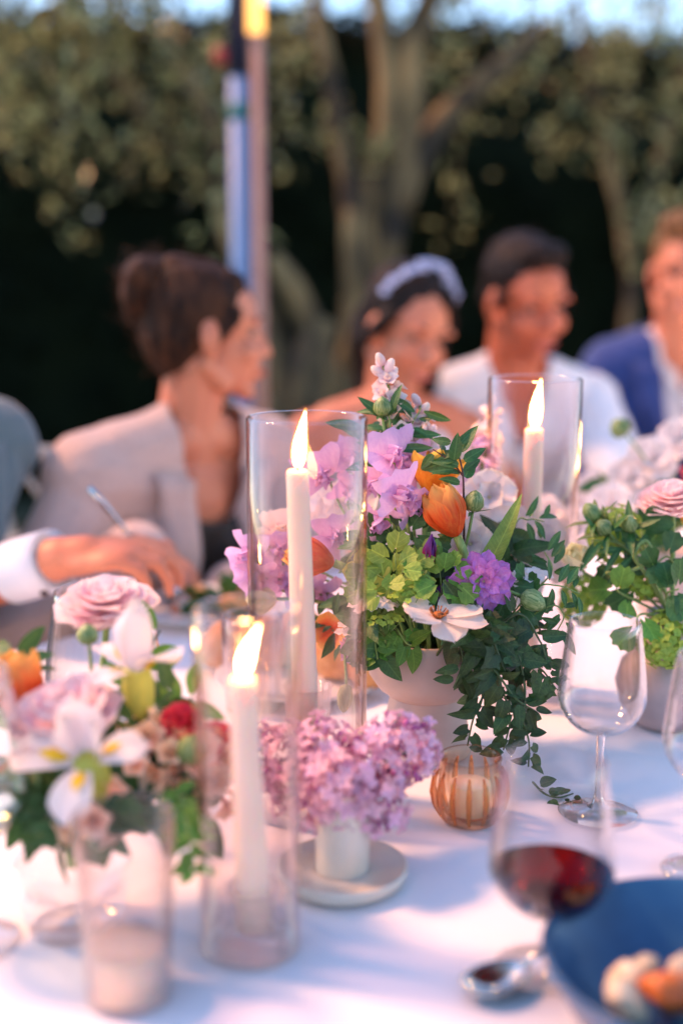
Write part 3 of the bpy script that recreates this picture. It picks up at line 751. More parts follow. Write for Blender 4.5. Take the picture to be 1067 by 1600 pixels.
# ---- groom in a white shirt
A = person('dark haired man in a white shirt glancing down beside the bride', at(822, 466, 2.70), R(24), R(15), R(3), R(8), (.36, 2.98), False, M['skin_tan'],
           {1: (at(905, 815, 2.42), V((-.9, -.35, -.1)), V((0, -.2, -1)), .5, V((1, .1, -.7))), -1: (at(815, 838, 2.46), V((.8, -.5, -.1)), V((0, 0, -1)), .5, V((-1, .1, -.7)))}, .0055, 1.02, sw=.172)
GR = A
legs(A, M['trouser'])
def sh(b):
    GR['torso'](b, .014); GR['armf'](b, .013, .95, grow=.004)
shirt = garment(A, 'shirt', M['white_shirt'], sh, .007, vneck(.045, .12, .064), .003, 4, .008, 11)
bv = surf(shirt)
for s in (-1, 1): lapel(A, bv, M['white_shirt'], s, .12, .045, .04)
hair_part(A, 'hair', M['hair_dark'], [('e', (0, -.024, .046), (.082, .098, .086)), ('e', (0, -.07, -.005), (.068, .05, .06)), ('e', (0, .045, .105), (.055, .035, .026)), ('c', (.075, .035, .02), (.076, .01, -.01), .009, .007), ('c', (-.075, .035, .02), (-.076, .01, -.01), .009, .007)],
          lambda l: not (l.y > .045 and l.z < .068) and l.z > -.06)

# ---- man in navy
A = person('smiling man in a navy suit and open white shirt', at(1070, 425, 3.02), R(-14), R(4), R(-4), R(-4), (.86, 3.28), False, M['skin'], {}, .0055, 1.0, sw=.155)
NV = A
legs(A, M['navy'])
shirt = garment(A, 'shirt', M['white_shirt'], lambda b: NV['torso'](b, .010), .008, vneck(.03, .09, .062), .003, 4, .003)
bv = surf(shirt)
for s in (-1, 1): lapel(A, bv, M['white_shirt'], s, .09, .03, .035)
def jk(b):
    NV['torso'](b, .026); NV['armf'](b, .018, .93, grow=.006)
jac = garment(A, 'jacket', M['navy'], jk, .008, vneck(.055, .30, .066), .004, 4, .006, 9)
bv = surf(jac)
for s in (-1, 1): lapel(A, bv, M['navy'], s, .30, .055, .075)
hair_part(A, 'hair', M['hair_fair'], [('e', (0, -.024, .046), (.083, .098, .088)), ('e', (0, -.07, -.0), (.07, .05, .06)), ('e', (.01, .045, .112), (.06, .04, .03))],
          lambda l: not (l.y > .042 and l.z < .072) and l.z > -.05, .006, .006)
b = MB(); b.tube([NV['hp'](x, .0975 - 9 * x * x, -.0705 + 5.5 * x * x) for x in (-.018, -.009, 0, .009, .018)], [.0015, .0042, .0052, .0042, .0015], 6); build(b, 'teeth', M['tooth'], A['root'])

# ---- man in teal, only his forearm and shoulder reach the picture
T = person('man in a teal jacket cutting food, white cuff showing', (-.585, 1.74, 1.19), R(60), R(16), 0, R(52), (-.81, 1.88), False, M['skin'],
           {1: (at(95, 872, 1.60), V((.95, -.05, .12)), V((.05, .25, -1)), .62, V((-.6, -.5, -.8)))}, .005, 1.0, sw=.185)
A = T
legs(A, M['teal'])
J, E, Wp = A['arms'][1][:3]
b = MB(); ax = (Wp - E).normalized(); c0 = Wp - ax * .085; c1 = Wp - ax * .012
b.tube([c0, c0.lerp(c1, .5), c1, c1, c0.lerp(c1, .5), c0], [.041, .041, .040, .037, .0375, .0375], 28, False); build(b, 'shirt_cuff', M['white_shirt'], A['root'])
b = MB(); b.ell(c1.lerp(c0, .15) + V((.0, -.025, -.034)), (.006, .006, .004)); build(b, 'cuff_button', M['button'], A['root'])
shirt = garment(A, 'shirt', M['white_shirt'], lambda b: T['torso'](b, .010), .009, vneck(.03, .09, .062), .003, 4, .003)
def jk2(b):
    T['torso'](b, .026); T['armf'](b, .017, .80, grow=.010)
jac = garment(A, 'jacket', M['teal'], jk2, .008, vneck(.085, .34, .068), .004, 4, .006, 9)
bv = surf(jac)
for s in (-1, 1): lapel(A, bv, M['teal'], s, .34, .085, .075)
hair_part(A, 'hair', M['hair_dark'], [('e', (0, -.024, .046), (.082, .098, .086)), ('e', (0, -.07, -.005), (.068, .05, .06))], lambda l: not (l.y > .045 and l.z < .068) and l.z > -.06)
for P_, yaw, lab in (((-.40, 2.20), R(44), 'white iron chair under the woman in blush'), ((.10, 2.86), R(14), 'white iron chair under the bride'), ((.36, 2.98), R(8), 'white iron chair under the man in the white shirt'),
                     ((.86, 3.28), R(-4), 'white iron chair under the man in navy'), ((-.81, 1.88), R(52), 'white iron chair under the man in teal')):
    chair(P_, yaw, lab)
chair((-.82, 2.75), R(40), 'empty white scrolled iron chair beyond the woman and the man in teal')
# ================================================================== tableware
def wineglass(name, label, base, Ht, rim, bowl, hw, hb, foot, group='clear stemmed wine glasses', m=None, n=48):
    """Ht overall, hw height of the widest point, hb bottom of the bowl"""
    m = m or M['glass']; x, y, z = base; c = V((x, y, .7525))
    t = thing(name, label, 'wine glass', c, group); w_ = .0011
    out = []
    for i in range(9):
        a = PI / 2 * i / 8; out.append((max(bowl * math.sin(a) ** .8, .0042), hb + (hw - hb) * (1 - math.cos(a) ** 1.25)))
    for i in range(1, 9):
        s = i / 8; out.append((bowl + (rim - bowl) * (s ** 1.35), hw + (Ht - hw) * s))
    b = MB(); inn = [(max(r - w_, 0), h_ + (.0025 if k < 3 else 0)) for k, (r, h_) in enumerate(out)]
    inn[0] = (0, hb + .004)
    b.lathe(out + [((rim - w_ / 2), Ht + .0006)] + inn[::-1], c, n); build(b, 'bowl', m, t)
    b = MB(); b.lathe([(.0042, hb + .0005), (.0036, hb - .012), (.0032, hb * .5), (.0034, .018), (.006, .008), (.010, .0055)], c, 20); build(b, 'stem', M['sglass'], t)
    b = MB(); b.lathe([(.0098, .0052), (foot * .6, .0032), (foot, .0016), (foot + .0004, .0009), (foot - .001, 0), (0, .0004)], c, n); build(b, 'foot', m, t)
    return t, c
def tumbler(name, label, cat, c, Ht, r0, r1, m, group=None, th=.0022, base=.006, n=40, rib=None):
    t = thing(name, label, cat, c, group); b = MB()
    b.lathe([(0, 0), (r0 - .002, 0), (r0, .002), (r1, Ht - .001), (r1 - th / 2, Ht + .0004), (r1 - th, Ht - .001), (r0 - th, base + .002), (r0 - th - .002, base), (0, base)], c, n, rib)
    build(b, 'glass_wall', m, t); return t

tz = .7525
def tp(x, y): p = on_z(x, y, .7525); return V((p.x, p.y, tz))
# wine glasses
wineglass('wine_glass', 'sharp empty wine glass standing before the mauve bud vase', tp(933, 1268), .176, .0308, .0388, .108, .074, .035)
rw, rc = wineglass('wine_glass', 'wine glass holding a little red wine beside the blue bowl', tp(856, 1510), .152, .034, .0435, .074, .041, .036)
wineglass('wine_glass', 'half seen wine glass at the table edge above the blue bowl', tp(1103, 1362), .180, .031, .0400, .110, .076, .036)
wineglass('wine_glass', 'wide wine glass behind the tall pink ranunculus', at(165, 1105, 1.12).xy.to_3d(), .205, .0400, .0520, .112, .085, .038)
wineglass('wine_glass', 'blurred wine glass cut by the frame next to the tall blurred tumbler', at(-52, 1500, .93).xy.to_3d(), .200, .040, .0520, .112, .075, .038)
# the red wine fills the lower bowl
b = MB(); prof = [(0, .0458)]
for i in range(1, 9):
    a = PI / 2 * i / 8; hh = .041 + (.074 - .041) * (1 - math.cos(a) ** 1.25)
    prof.append((.0435 * math.sin(a) ** .8 - .0014, max(hh, .0435)))
prof = [p for p in prof if p[1] <= .071] + [(.0420, .0715), (0, .0715)]
b.lathe(prof, rc, 40)
tag(build_at(b, 'red_wine', M['wine'], rc), 'shallow pool of dark red wine lying in the glass by the blue bowl', 'wine')
# pale drink in the cut-off glass
b = MB(); cc = at(-52, 1500, .93); cc = V((cc.x, cc.y, tz)); b.lathe([(0, .082), (.03, .086), (.048, .1), (.0505, .112), (.050, .120), (0, .120)], cc, 36)
M['pale_drink'] = thin_glass('pale_drink', (.86, .95, .90, 1), .12, .5, 2)
tag(build_at(b, 'white_wine', M['pale_drink'], cc), 'pale drink in the blurred glass cut by the frame', 'wine')

# flames, candles, holders, hurricanes
def candle(label, x, ybase, ytop, d, lean=0, flame_h=.048, flen=0, holder_h=.035, fl_lean=.012, fat=.0085):
    c = tp(x, ybase); z = (V((c.x, c.y, c.z)) - CAM).dot(V((0, math.cos(PITCH), -math.sin(PITCH))))
    q_ = (ytop - 800) / FPX; top = CAM.z + c.y / (math.cos(PITCH) - q_ * math.sin(PITCH)) * (-math.sin(PITCH) - q_ * math.cos(PITCH)); c0 = V((c.x, c.y, tz + .012)); c1 = V((c.x + lean, c.y, top))
    t = thing('candle', label, 'candle', c0, 'lit taper candles')
    r = d / 2; b = MB(); n = 14; ax = (c1 - c0)
    pts = [c0 + ax * (i / n) for i in range(n + 1)]; rad = [r * 1.1 + (r * .86 - r * 1.1) * i / n for i in range(n + 1)]
    b.tube(pts + [c1 + V((0, 0, .0016)), c1 + V((0, 0, .0004))], rad + [r * .66, r * .3], 28); build(b, 'wax', M['wax'], t)
    b = MB(); b.tube([c1, c1 + V((.0008, 0, .005)), c1 + V((.002, 0, .010))], [.0012, .0011, .0009], 8); build(b, 'wick', M['wick'], t)
    b = MB(); f0 = c1 + V((.001, 0, .0045)); pts = []; rad = []
    for i in range(13):
        s = i / 12; pts.append(f0 + V((fl_lean * s * s * (1.6 - .6 * s), 0, flame_h * s)))
        rad.append(max(fat * math.sin(PI * (.05 + .95 * s) ** .60), .0004))
    b.tube(pts, rad, 12); fo = build(b, 'flame', M['flame'], t)
    b = MB(); b.tube([f0 + (p - f0) * 1.06 for p in pts], [q * 1.35 + .0004 for q in rad], 12); build(b, 'flame_edge', M['flame_edge'], fo)
    return c, z, c1
def hurricane(label, c, Ht, r):
    t = thing('hurricane_glass', label, 'candle glass', V((c.x, c.y, tz)), 'clear glass hurricane cylinders'); b = MB(); th = .003
    b.lathe([(r - .001, 0), (r, .001), (r, Ht - .0015), (r - th / 2, Ht), (r - th, Ht - .0015), (r - th, .001), (r - .001, 0)], V((c.x, c.y, tz)), 56)
    build(b, 'glass_wall', M['hglass'], t)
    return t
def holder(label, c, r, hh, style):
    t = thing('candle_holder', label, 'candle holder', V((c.x, c.y, tz)), 'clear glass candle holders'); b = MB()
    if style == 'foot': prof = [(0, 0), (r, 0), (r, .004), (r * .8, .010), (.017, .013), (.0155, .02), (.019, hh - .004), (.020, hh), (.0165, hh), (.0135, hh - .004), (.0130, .012), (0, .0115)]
    else: prof = [(0, 0), (r * .8, 0), (r * .82, .004), (.014, .010), (.010, .016), (.014, .022), (.021, hh - .002), (.0225, hh), (.0195, hh), (.0142, .026), (.0135, .012), (0, .0115)]
    b.lathe(prof, V((c.x, c.y, tz)), 40, lambda a, z_, r_: 1 + (.035 * math.cos(a * 12) if z_ > .008 and r_ > .016 else 0)); build(b, 'cup', M['cglass'], t)
c, z, _ = candle('slim lit candle in the blurred small hurricane before the lilac', 398, 1474, 1062, .0225, -.006, .034, fl_lean=.011, fat=.0052)
hurricane('short hurricane cylinder, out of focus, before the lilac', c + V((-.003, 0, 0)), .250, .0365); holder('footed clear holder under the blurred candle', c, .030, .045, 'foot')
c, z, _ = candle('lit candle in the sharp hurricane beside the sweet peas', 482, 1262, 737, .0225, -.008, .047, fl_lean=.006, fat=.0056)
hurricane('tall sharp hurricane cylinder beside the sweet peas', c + V((.0, .006, 0)), .353, .0520); 
holder('fluted glass holder behind the lilac', c, .034, .115, 'cup')
c, z, _ = candle('lit candle rising before the man in the white shirt', 822, 1085, 672, .0235, 0, .050, fl_lean=.005, fat=.0060)
hurricane('tall hurricane cylinder before the man in the white shirt', c, .360, .0510); holder('clear holder hidden behind the white flowers', c, .034, .04, 'cup')
# more candles stand further along the same table, as their glints in the glassware show
for (a, bb, hh, lab) in ((1.95, -.32, .26, 'lit candle on the table before the man in navy'), (1.28, -.86, .24, 'lit candle standing past the mauve vase'), (2.7, -.5, .26, 'lit candle at the far table end'), (1.35, -.50, .25, 'lit candle on the table before the man in the white shirt'), (1.1, -.62, .22, 'lit candle further out past the mauve vase'), (-.35, -.25, .20, 'lit candle by the man in teal')):
    p = tb(a, bb, 0); p.z = tz
    t = thing('candle', lab, 'candle', p, 'lit taper candles'); b = MB(); b.tube([p, p + V((0, 0, hh))], [.0125, .0105], 20); build(b, 'wax', M['wax'], t)
    b = MB(); b.tube([p + V((0, 0, hh)), p + V((.001, 0, hh + .009))], .001, 6); build(b, 'wick', M['wick'], t)
    b = MB(); f0 = p + V((0, 0, hh + .004)); b.tube([f0 + V((.008 * (i / 10) ** 2, 0, .05 * i / 10)) for i in range(11)], [max(.0085 * math.sin(PI * (.06 + .94 * i / 10) ** .62), .0004) for i in range(11)], 12); build(b, 'flame', M['flame'], t)

# amber votive
c = tp(733, 1280); VS = .94
t = thing('votive_holder', 'ribbed amber glass votive holder at the foot of the pale vase', 'candle holder', c)
b = MB(); rib = lambda a, z_, r_: 1 + (.17 * abs(math.cos(a * 5)) ** .6 - .11 if .008 < z_ < .050 and r_ > .0275 else 0)
b.lathe([(0, 0), (.024, 0), (.027, .003), (.0335, .016), (.0355, .030), (.0335, .044), (.0285, .052), (.0282, .058), (.0292, .0615), (.0282, .0632), (.0268, .062), (.0258, .056), (.0272, .048), (.0285, .030), (.0260, .012), (.0235, .008), (0, .007)], c, 96, rib)
b.v = [c + (p - c) * VS for p in b.v]
build(b, 'glass_wall', M['amber'], t)
for k in range(14):
    a = 2 * PI * k / 14 + .1; dr = V((math.cos(a), math.sin(a), 0)); rb = MB()
    rb.tube([c + (dr * r_ + V((0, 0, z_))) * VS for r_, z_ in ((.0270, .004), (.0325, .015), (.0355, .029), (.0338, .042), (.0292, .0515))], [.0010, .0021, .0026, .0021, .0009], 8); build(rb, 'rib', M['amber_rib'], t)
b = MB(); b.tube([c + V((0, 0, .0075)), c + V((0, 0, .034)), c + V((0, 0, .0352))], [.0172, .0180, .0165], 28)
o = build_at(b, 'votive_candle', M['wax'], c + V((0, 0, .0075))); tag(o, 'unlit ivory votive candle inside the amber glass', 'candle')

# vases
c = tp(665, 1172); VC = c.copy()
t = thing('vase', 'pale matte pedestal vase under the big mixed arrangement', 'vase', c)
b = MB(); b.lathe([(0, 0), (.0435, 0), (.0450, .002), (.0448, .010), (.0390, .045), (.0365, .060)], c, 48); build(b, 'pedestal', M['ceramic'], t)
b = MB(); b.lathe([(0, .0585), (.036, .0590), (.048, .068), (.0575, .082), (.0600, .097), (.0590, .112), (.0575, .121), (.0560, .123), (.0545, .121), (.056, .1), (.053, .085), (.04, .07), (0, .066)], c, 56); build(b, 'bowl', M['ceramic'], t)
c = tp(535, 1372); LC = c.copy()
t = thing('bud_vase', 'small cream vase on a wide dish foot holding the lilac', 'vase', c)
b = MB(); b.lathe([(0, 0), (.046, 0), (.050, .003), (.0520, .009), (.0518, .012), (.049, .0125), (.0465, .0095), (.022, .0085)], c, 56); build(b, 'dish', M['cream'], t)
b = MB(); b.lathe([(.0215, .0082), (.0213, .06), (.0222, .075), (.021, .0765), (.0195, .075), (.0188, .02), (0, .018)], c, 40); build(b, 'neck', M['cream'], t)
c = tp(1040, 1128); MC = c.copy()
t = thing('bud_vase', 'mauve round bodied bud vase with a slim neck', 'vase', c)
b = MB(); b.lathe([(0, 0), (.032, 0), (.036, .003), (.050, .022), (.0555, .045), (.050, .066), (.036, .082), (.027, .090)], c, 48); build(b, 'body', M['mauve'], t)
b = MB(); b.lathe([(.0272, .0895), (.0245, .098), (.0240, .118), (.0255, .122), (.0238, .123), (.022, .118), (.022, .095), (0, .09)], c, 36); build(b, 'neck', M['mauve'], t)
c = tp(118, 1442); GC = c.copy()
t = thing('flower_bowl', 'clear glass bowl of stems beneath the white irises', 'vase', c)
b = MB(); b.lathe([(0, 0), (.034, 0), (.035, .003), (.041, .03), (.043, .05), (.042, .053), (.040, .05), (.038, .03), (0, .012)], c, 44); build(b, 'bowl', M['tglass'], t)

# tumbler with candle wax in it, close to the camera
c = at(203, 1578, .86); c = V((c.x, c.y, tz))
tumbler('votive_tumbler', 'tall blurred clear tumbler beside the small hurricane', 'candle glass', c, .128, .029, .0335, M['hglass'], base=.004)
b = MB(); b.tube([c + V((0, 0, .0045)), c + V((0, 0, .036)), c + V((0, 0, .037))], [.0262, .0275, .025], 30)
tag(build_at(b, 'votive_candle', M['wax'], c + V((0, 0, .0045))), 'white wax candle set inside the tall blurred tumbler', 'candle')
c = at(396, 1110, 1.42); c = V((c.x, c.y, tz))
tumbler('water_tumbler', 'clear water tumbler standing before the bread', 'tumbler', c, .104, .031, .0345, M['glass'])

# blue bowl with food, spoon
c = V((.230, .728, tz)); BC = c.copy()
t = thing('serving_bowl', 'large dark blue glazed bowl with roast vegetables', 'bowl', c)
rgn = lambda a, z_, r_: 1 + .006 * math.sin(a * 3 + 1) + .003 * math.sin(a * 7)
b = MB(); b.lathe([(0, .004), (.055, .004), (.057, 0), (.062, 0), (.064, .006), (.088, .024), (.103, .052), (.1055, .058), (.1035, .0600), (.1005, .057), (.088, .034), (.066, .015), (0, .011)], c, 72, rgn); build(b, 'bowl_wall', M['blue'], t)
for i, (ox, oy, r0, mm, nm, lb) in enumerate(((-.028, -.012, .013, 'carrot', 'carrot_piece', 'orange roast carrot chunk topmost in the blue bowl'), (-.05, .012, .012, 'pale_food', 'gnocchi', 'pale dumpling by the rim of the blue bowl'),
        (-.012, .02, .012, 'pale_food', 'gnocchi', 'pale dumpling behind the carrot in the blue bowl'), (-.035, .03, .010, 'pale_food', 'gnocchi', 'small pale dumpling deep in the blue bowl'), (-.004, -.022, .014, 'pale_food', 'gnocchi', 'cream dumpling beside the carrot in the blue bowl'),
        (.022, .0, .013, 'carrot', 'carrot_piece', 'second carrot chunk lying in the blue bowl'), (-.055, -.015, .011, 'pale_food', 'gnocchi', 'flat pale dumpling under the carrot'), (.02, .03, .011, 'carrot', 'carrot_piece', 'small carrot chunk at the back of the blue bowl'))):
    b = MB(); p = c + V((ox, oy, .017 + r0 * .8 + (.012 if i == 0 else 0) + .15 * (ox * ox + oy * oy) / .05))
    Rm = Euler((i * 1.3, i * .7, i * 2.1)).to_matrix(); b.ell(p, (r0 * 1.35, r0, r0 * .8), Rm, 18, 12)
    for v in range(len(b.v)): b.v[v] += (b.v[v] - p) * (.45 * nz(b.v[v], 60) + .3 * nz(b.v[v], 150))
    tag(build_at(b, nm, M[mm], p), lb, 'food')
sp = thing('spoon', 'steel spoon lying on the cloth before the blue bowl', 'spoon', tp(772, 1545))
c = tp(775, 1545) + V((0, 0, .0005)); d = V((.80, .60, 0)).normalized(); sx = V((-d.y, d.x, 0))
def spf(u, v):
    a = (u - .5) * 2; L_ = .027; wv = .0175 * math.sqrt(max(0, 1 - a * a)) * (1 + .12 * a * -1); q = (v - .5) * 2
    zz = .0095 * (1 - (1 - a * a) * (1 - q * q) * 1.0)
    return c + d * a * L_ + sx * wv * q + V((0, 0, zz - .0))
b = MB(); b.grid(spf, 16, 12); me = b.mesh('spoon_bowl', M['steel'], WM[sp].translation); bm = bmesh.new(); bm.from_mesh(me); bmesh.ops.solidify(bm, geom=bm.faces[:], thickness=.0014); bm.to_mesh(me); bm.free(); me.polygons.foreach_set('use_smooth', [True] * len(me.polygons))
put('spoon_bowl', me, sp, Matrix.Translation(WM[sp].translation))
b = MB(); b.tube([c + d * .0255 + V((0, 0, .009)), c + d * .05 + V((0, 0, .014)), c + d * .09 + V((0, 0, .010)), c + d * .14 + V((0, 0, .004))], [.0022, .0024, .003, .0045], 10); build(b, 'handle', M['steel'], sp)

# bread board, plate and cutlery near the guests
c = at(470, 1112, 1.50); c = V((c.x, c.y, tz))
t = thing('bread_plate', 'white plate under the bread rolls behind the candle', 'plate', c)
b = MB(); b.lathe([(0, 0), (.062, 0), (.066, .003), (.098, .012), (.100, .0145), (.097, .0145), (.066, .006), (0, .005)], c, 48); build(b, 'plate_body', M['plate'], t)
for i, (x, y, zz, rr, lb) in enumerate(((530, 1075, 1.50, (.034, .030, .036), 'golden crusty bread roll behind the hanging bud'), (420, 1080, 1.55, (.040, .034, .032), 'bread roll seen through the water tumbler'),
                                       (575, 1100, 1.46, (.024, .02, .022), 'small torn piece of bread near the pale vase'), (470, 1090, 1.56, (.04, .034, .034), 'bread roll behind the tall candle'), (350, 1092, 1.56, (.036, .03, .026), 'bread roll at the plate edge before the woman'))):
    p = at(x, y, zz); p.z = max(p.z, tz + .006 + rr[2] * .7); p.z = tz + .010 + rr[2] * .8
    b = MB(); b.ell(p, rr, Euler((.2 * i, .3, i)).to_matrix(), 18, 12)
    for v in range(len(b.v)):
        dv = b.v[v] - p; b.v[v] = p + dv * (1 + .12 * nz(b.v[v], 40))
    tag(build_at(b, 'bread_roll', M['bread'], p), lb, 'bread', 'bread rolls on the white plate')
def plate(c, r, label):
    t = thing('dinner_plate', label, 'plate', c, 'dinner plates before the guests'); b = MB()
    b.lathe([(0, 0), (r * .62, 0), (r * .66, .003), (r * .98, .013), (r, .0155), (r * .97, .0155), (r * .66, .006), (0, .005)], c, 44); build(b, 'plate_body', M['plate'], t)
pc = at(335, 950, 1.80); pc = V((pc.x, pc.y, tz)); plate(pc, .115, 'white dinner plate with salad before the woman in blush')
b = MB(); rg = random.Random(8)
sal = []
for i in range(26):
    p = pc + V((rg.gauss(0, .035), rg.gauss(0, .035), .012 + .02 * rg.random())); sal.append((p, V((0, 0, 1))))
for i, (ox, oy) in enumerate(((-.03, .02), (.03, -.03), (.05, .03))):
    b = MB(); p = pc + V((ox, oy, .022)); b.ell(p, (.022, .018, .014), None, 12, 8); tag(build_at(b, 'roast_potato', M['bread'], p), ('roast potato at the rim of the salad plate', 'roast potato in front on the salad plate', 'roast potato by the far rim of the salad plate')[i], 'food')
b = MB(); leaf_cloud(b, sal, .04, .03, rg); tag(build_at(b, 'salad', M['l_mid'], pc), 'green salad leaves piled on the white dinner plate', 'salad')['kind'] = 'stuff'
# square white dish
q = at(345, 905, 1.88); q.z = tz + .03
def cutlery(name, label, a, b_, w_, tines=False):
    a = V(a); b_ = V(b_); t = thing(name, label, name, a.lerp(b_, .5), 'cutlery in the guests hands')
    d = (b_ - a).normalized(); s = d.cross(V((0, -1, .3))).normalized(); m = a.lerp(b_, .52)
    bb = MB(); bb.tube([a, a.lerp(m, .3), a.lerp(m, .8), m], [.0042, .0048, .003, .0026], 10); build(bb, 'handle', M['steel'], t)
    bb = MB()
    if tines:
        hb_ = a.lerp(b_, .80); bb.tube([m, a.lerp(b_, .72), hb_], [.0026, .007, .009], 10); build(bb, 'fork_head', M['steel'], t)
        for k in (-1.5, -.5, .5, 1.5):
            e = MB(); e.tube([hb_ + s * k * .0045, b_ + s * k * .0050], [.0016, .0008], 6); build(e, 'tine', M['steel'], t)
    else:
        n_ = d.cross(s); bb.add([m + s * .004, b_, m - s * .009, a.lerp(b_, .9) - s * .009, m + s * .004 + n_ * .0015, b_ + n_ * .001, m - s * .009 + n_ * .0015, a.lerp(b_, .9) - s * .009 + n_ * .001],
                                [(0, 1, 3, 2), (4, 6, 7, 5), (0, 4, 5, 1), (1, 5, 7, 3), (3, 7, 6, 2), (2, 6, 4, 0)]); build(bb, 'blade', M['steel'], t, False)
cutlery('knife', 'steel table knife gripped in the hand of the man in teal', at(140, 762, 1.66), at(262, 905, 1.72), .01)
cutlery('fork', 'steel fork held low in the hand of the woman in blush', at(222, 868, 1.80), at(290, 945, 1.72), .01, True)
# ================================================================== flowers
rg = random.Random(21)
def jit(v, s): return V(v) + V((rg.gauss(0, s), rg.gauss(0, s), rg.gauss(0, s)))
PROF = {
    'round': lambda t: math.sin(PI * min(.14 + .80 * t, 1)) ** .75,
    'tulip': lambda t: (.42 + .58 * math.sin(PI * .5 * min(t / .5, 1))) * (1 if t < .5 else max(1 - ((t - .5) / .5) ** 2.4 * .93, .05)),
    'fan': lambda t: .22 + .85 * t ** .7 - .35 * max(0, t - .75) ** 1.2 * 4 * .6,
    'lance': lambda t: math.sin(PI * min(.07 + .93 * t ** .85, 1)) ** 1.05 + .02,
    'obov': lambda t: .25 + .75 * math.sin(PI * .5 * min(t / .68, 1)) if t < .68 else max(1 - ((t - .68) / .32) ** 2.2, .12),
}
def petal_me(name, m, L, W, b0=0, b1=0, cup=.2, ruf=0, shape='round', nu=6, nv=6, seed=0, wave=5):
    pr = PROF[shape]; x = z = 0; P = []; a = b0
    for i in range(nu + 1):
        t = i / nu; a = b0 + (b1 - b0) * t
        if i: x += math.sin(a) * L / nu; z += math.cos(a) * L / nu
        w_ = W / 2 * pr(t); nx, nzv = math.cos(a), -math.sin(a)
        for j in range(nv + 1):
            s = 2 * j / nv - 1
            dn = -cup * w_ * s * s + ruf * math.sin(s * wave + seed * 2.1 + t * 2) * t ** 1.5 * (.4 + .6 * abs(s)) + ruf * .5 * math.sin(s * wave * 2.3 + seed) * t ** 3
            ed = ruf * .6 * math.sin(s * wave * 1.7 + seed * 3) if i == nu else 0
            P.append(V((x + nx * dn + math.sin(a) * ed, s * w_ * (1 - .12 * cup), z + nzv * dn + math.cos(a) * ed)))
    fs = [(i * (nv + 1) + j, i * (nv + 1) + j + 1, (i + 1) * (nv + 1) + j + 1, (i + 1) * (nv + 1) + j) for i in range(nu) for j in range(nv)]
    mb = MB(); mb.add(P, fs); return mb.mesh(name, m)
def variants(n, name, m, *a, **k):
    return [petal_me(name, m, *a, seed=i * 1.7 + 1, **k) for i in range(n)]
def leaf_me(name, m, L, W, kind='lance', droop=.25, fold=.25, seed=0, petiole=0):
    mb = MB(); r_ = random.Random(seed)
    if kind in ('lance', 'ovate', 'heart', 'blade'):
        n = 7; P = []
        for i in range(n + 1):
            t = i / n
            hw = {'lance': math.sin(PI * min(.05 + .95 * t, 1)) ** .9, 'ovate': math.sin(PI * min(.1 + .9 * t ** .75, 1)) ** .8,
                  'heart': (math.sin(PI * min(.22 + .78 * t ** .8, 1)) ** .85), 'blade': (.75 + .6 * t) * (1 - t) ** .8 + .01}[kind] * W / 2
            back = -.12 * L * (1 - t) ** 8 if kind == 'heart' else 0
            y = L * t; z = -droop * L * t * t + .02 * L * math.sin(t * 5 + seed)
            P += [V((-hw, y + back, z + fold * hw)), V((-hw * .5, y + back * .5, z + fold * hw * .35)), V((0, y, z)), V((hw * .5, y + back * .5, z + fold * hw * .35)), V((hw, y + back, z + fold * hw))]
        mb.add(P, [(i * 5 + j, i * 5 + j + 1, i * 5 + j + 6, i * 5 + j + 5) for i in range(n) for j in range(4)])
    else:
        if kind == 'fan': out = [(-.10, .0), (-.36, .30), (-.52, .62), (-.47, .82), (-.30, .86), (-.20, .97), (0, .90), (.18, 1.0), (.30, .87), (.48, .84), (.52, .60), (.36, .30), (.10, .0)]
        else: out = [(-.04, 0), (-.22, -.10), (-.40, .02), (-.34, .16), (-.56, .36), (-.36, .44), (-.26, .60), (-.12, .78), (0, 1.0), (.12, .78), (.26, .60), (.36, .44), (.56, .36), (.34, .16), (.40, .02), (.22, -.10), (.04, 0)]
        f = lambda x, y: V((x * W, y * L, -droop * L * y * y + fold * abs(x) * W * .5 + .03 * L * math.sin(9 * x + 4 * y + seed)))
        k = len(out); P = [f(x, y) for x, y in out] + [f(x * .5, .1 + y * .55) for x, y in out] + [f(0, .25)]
        fs = [(i, i + 1, k + i + 1, k + i) for i in range(k - 1)] + [(k + i, k + i + 1, 2 * k) for i in range(k - 1)]
        mb.add(P, fs)
    return mb.mesh(name, m)
LF = {}
def leaves(m, L, W, kind, n=3, droop=.25, fold=.25):
    key = (m, L, W, kind, droop)
    if key not in LF: LF[key] = [leaf_me('leaf', M[m], L, W, kind, droop * (.5 + .7 * i), fold, i * 3 + 1) for i in range(n)]
    return LF[key]
def ringset(root, head, d, rings, part='petal', roll=0, squash=1):
    F = zframe(head, d, roll) @ Matrix.Diagonal((1, 1, squash, 1))
    for mes, n, r0, tilt, ph, sc, z0 in rings:
        for k in range(n):
            a = ph + 2 * PI * k / n + rg.gauss(0, .05)
            s = sc * (1 + rg.gauss(0, .04))
            mw = F @ Matrix.Rotation(a, 4, 'Z') @ Matrix.Translation((r0, 0, z0)) @ Matrix.Rotation(tilt + rg.gauss(0, .05), 4, 'Y') @ Matrix.Scale(s, 4)
            put(part, mes[rg.randrange(len(mes))], root, mw)
def stem_to(root, base, head, d, r=.0022, m='stem', bend=.06, n=10, mid=None):
    base, head, d = V(base), V(head), V(d).normalized(); l = (head - base).length
    pts = bez(base, base + V((0, 0, l * .35)) + (V(mid) if mid else V((0, 0, 0))), head - d * l * .35, head, n)
    b = MB(); b.tube(pts, r, 8); build(b, 'stem', M[m], root); return pts
GROUPS = {}
def plant(name, label, cat, base, group=None): return thing(name, label, cat, base, group)
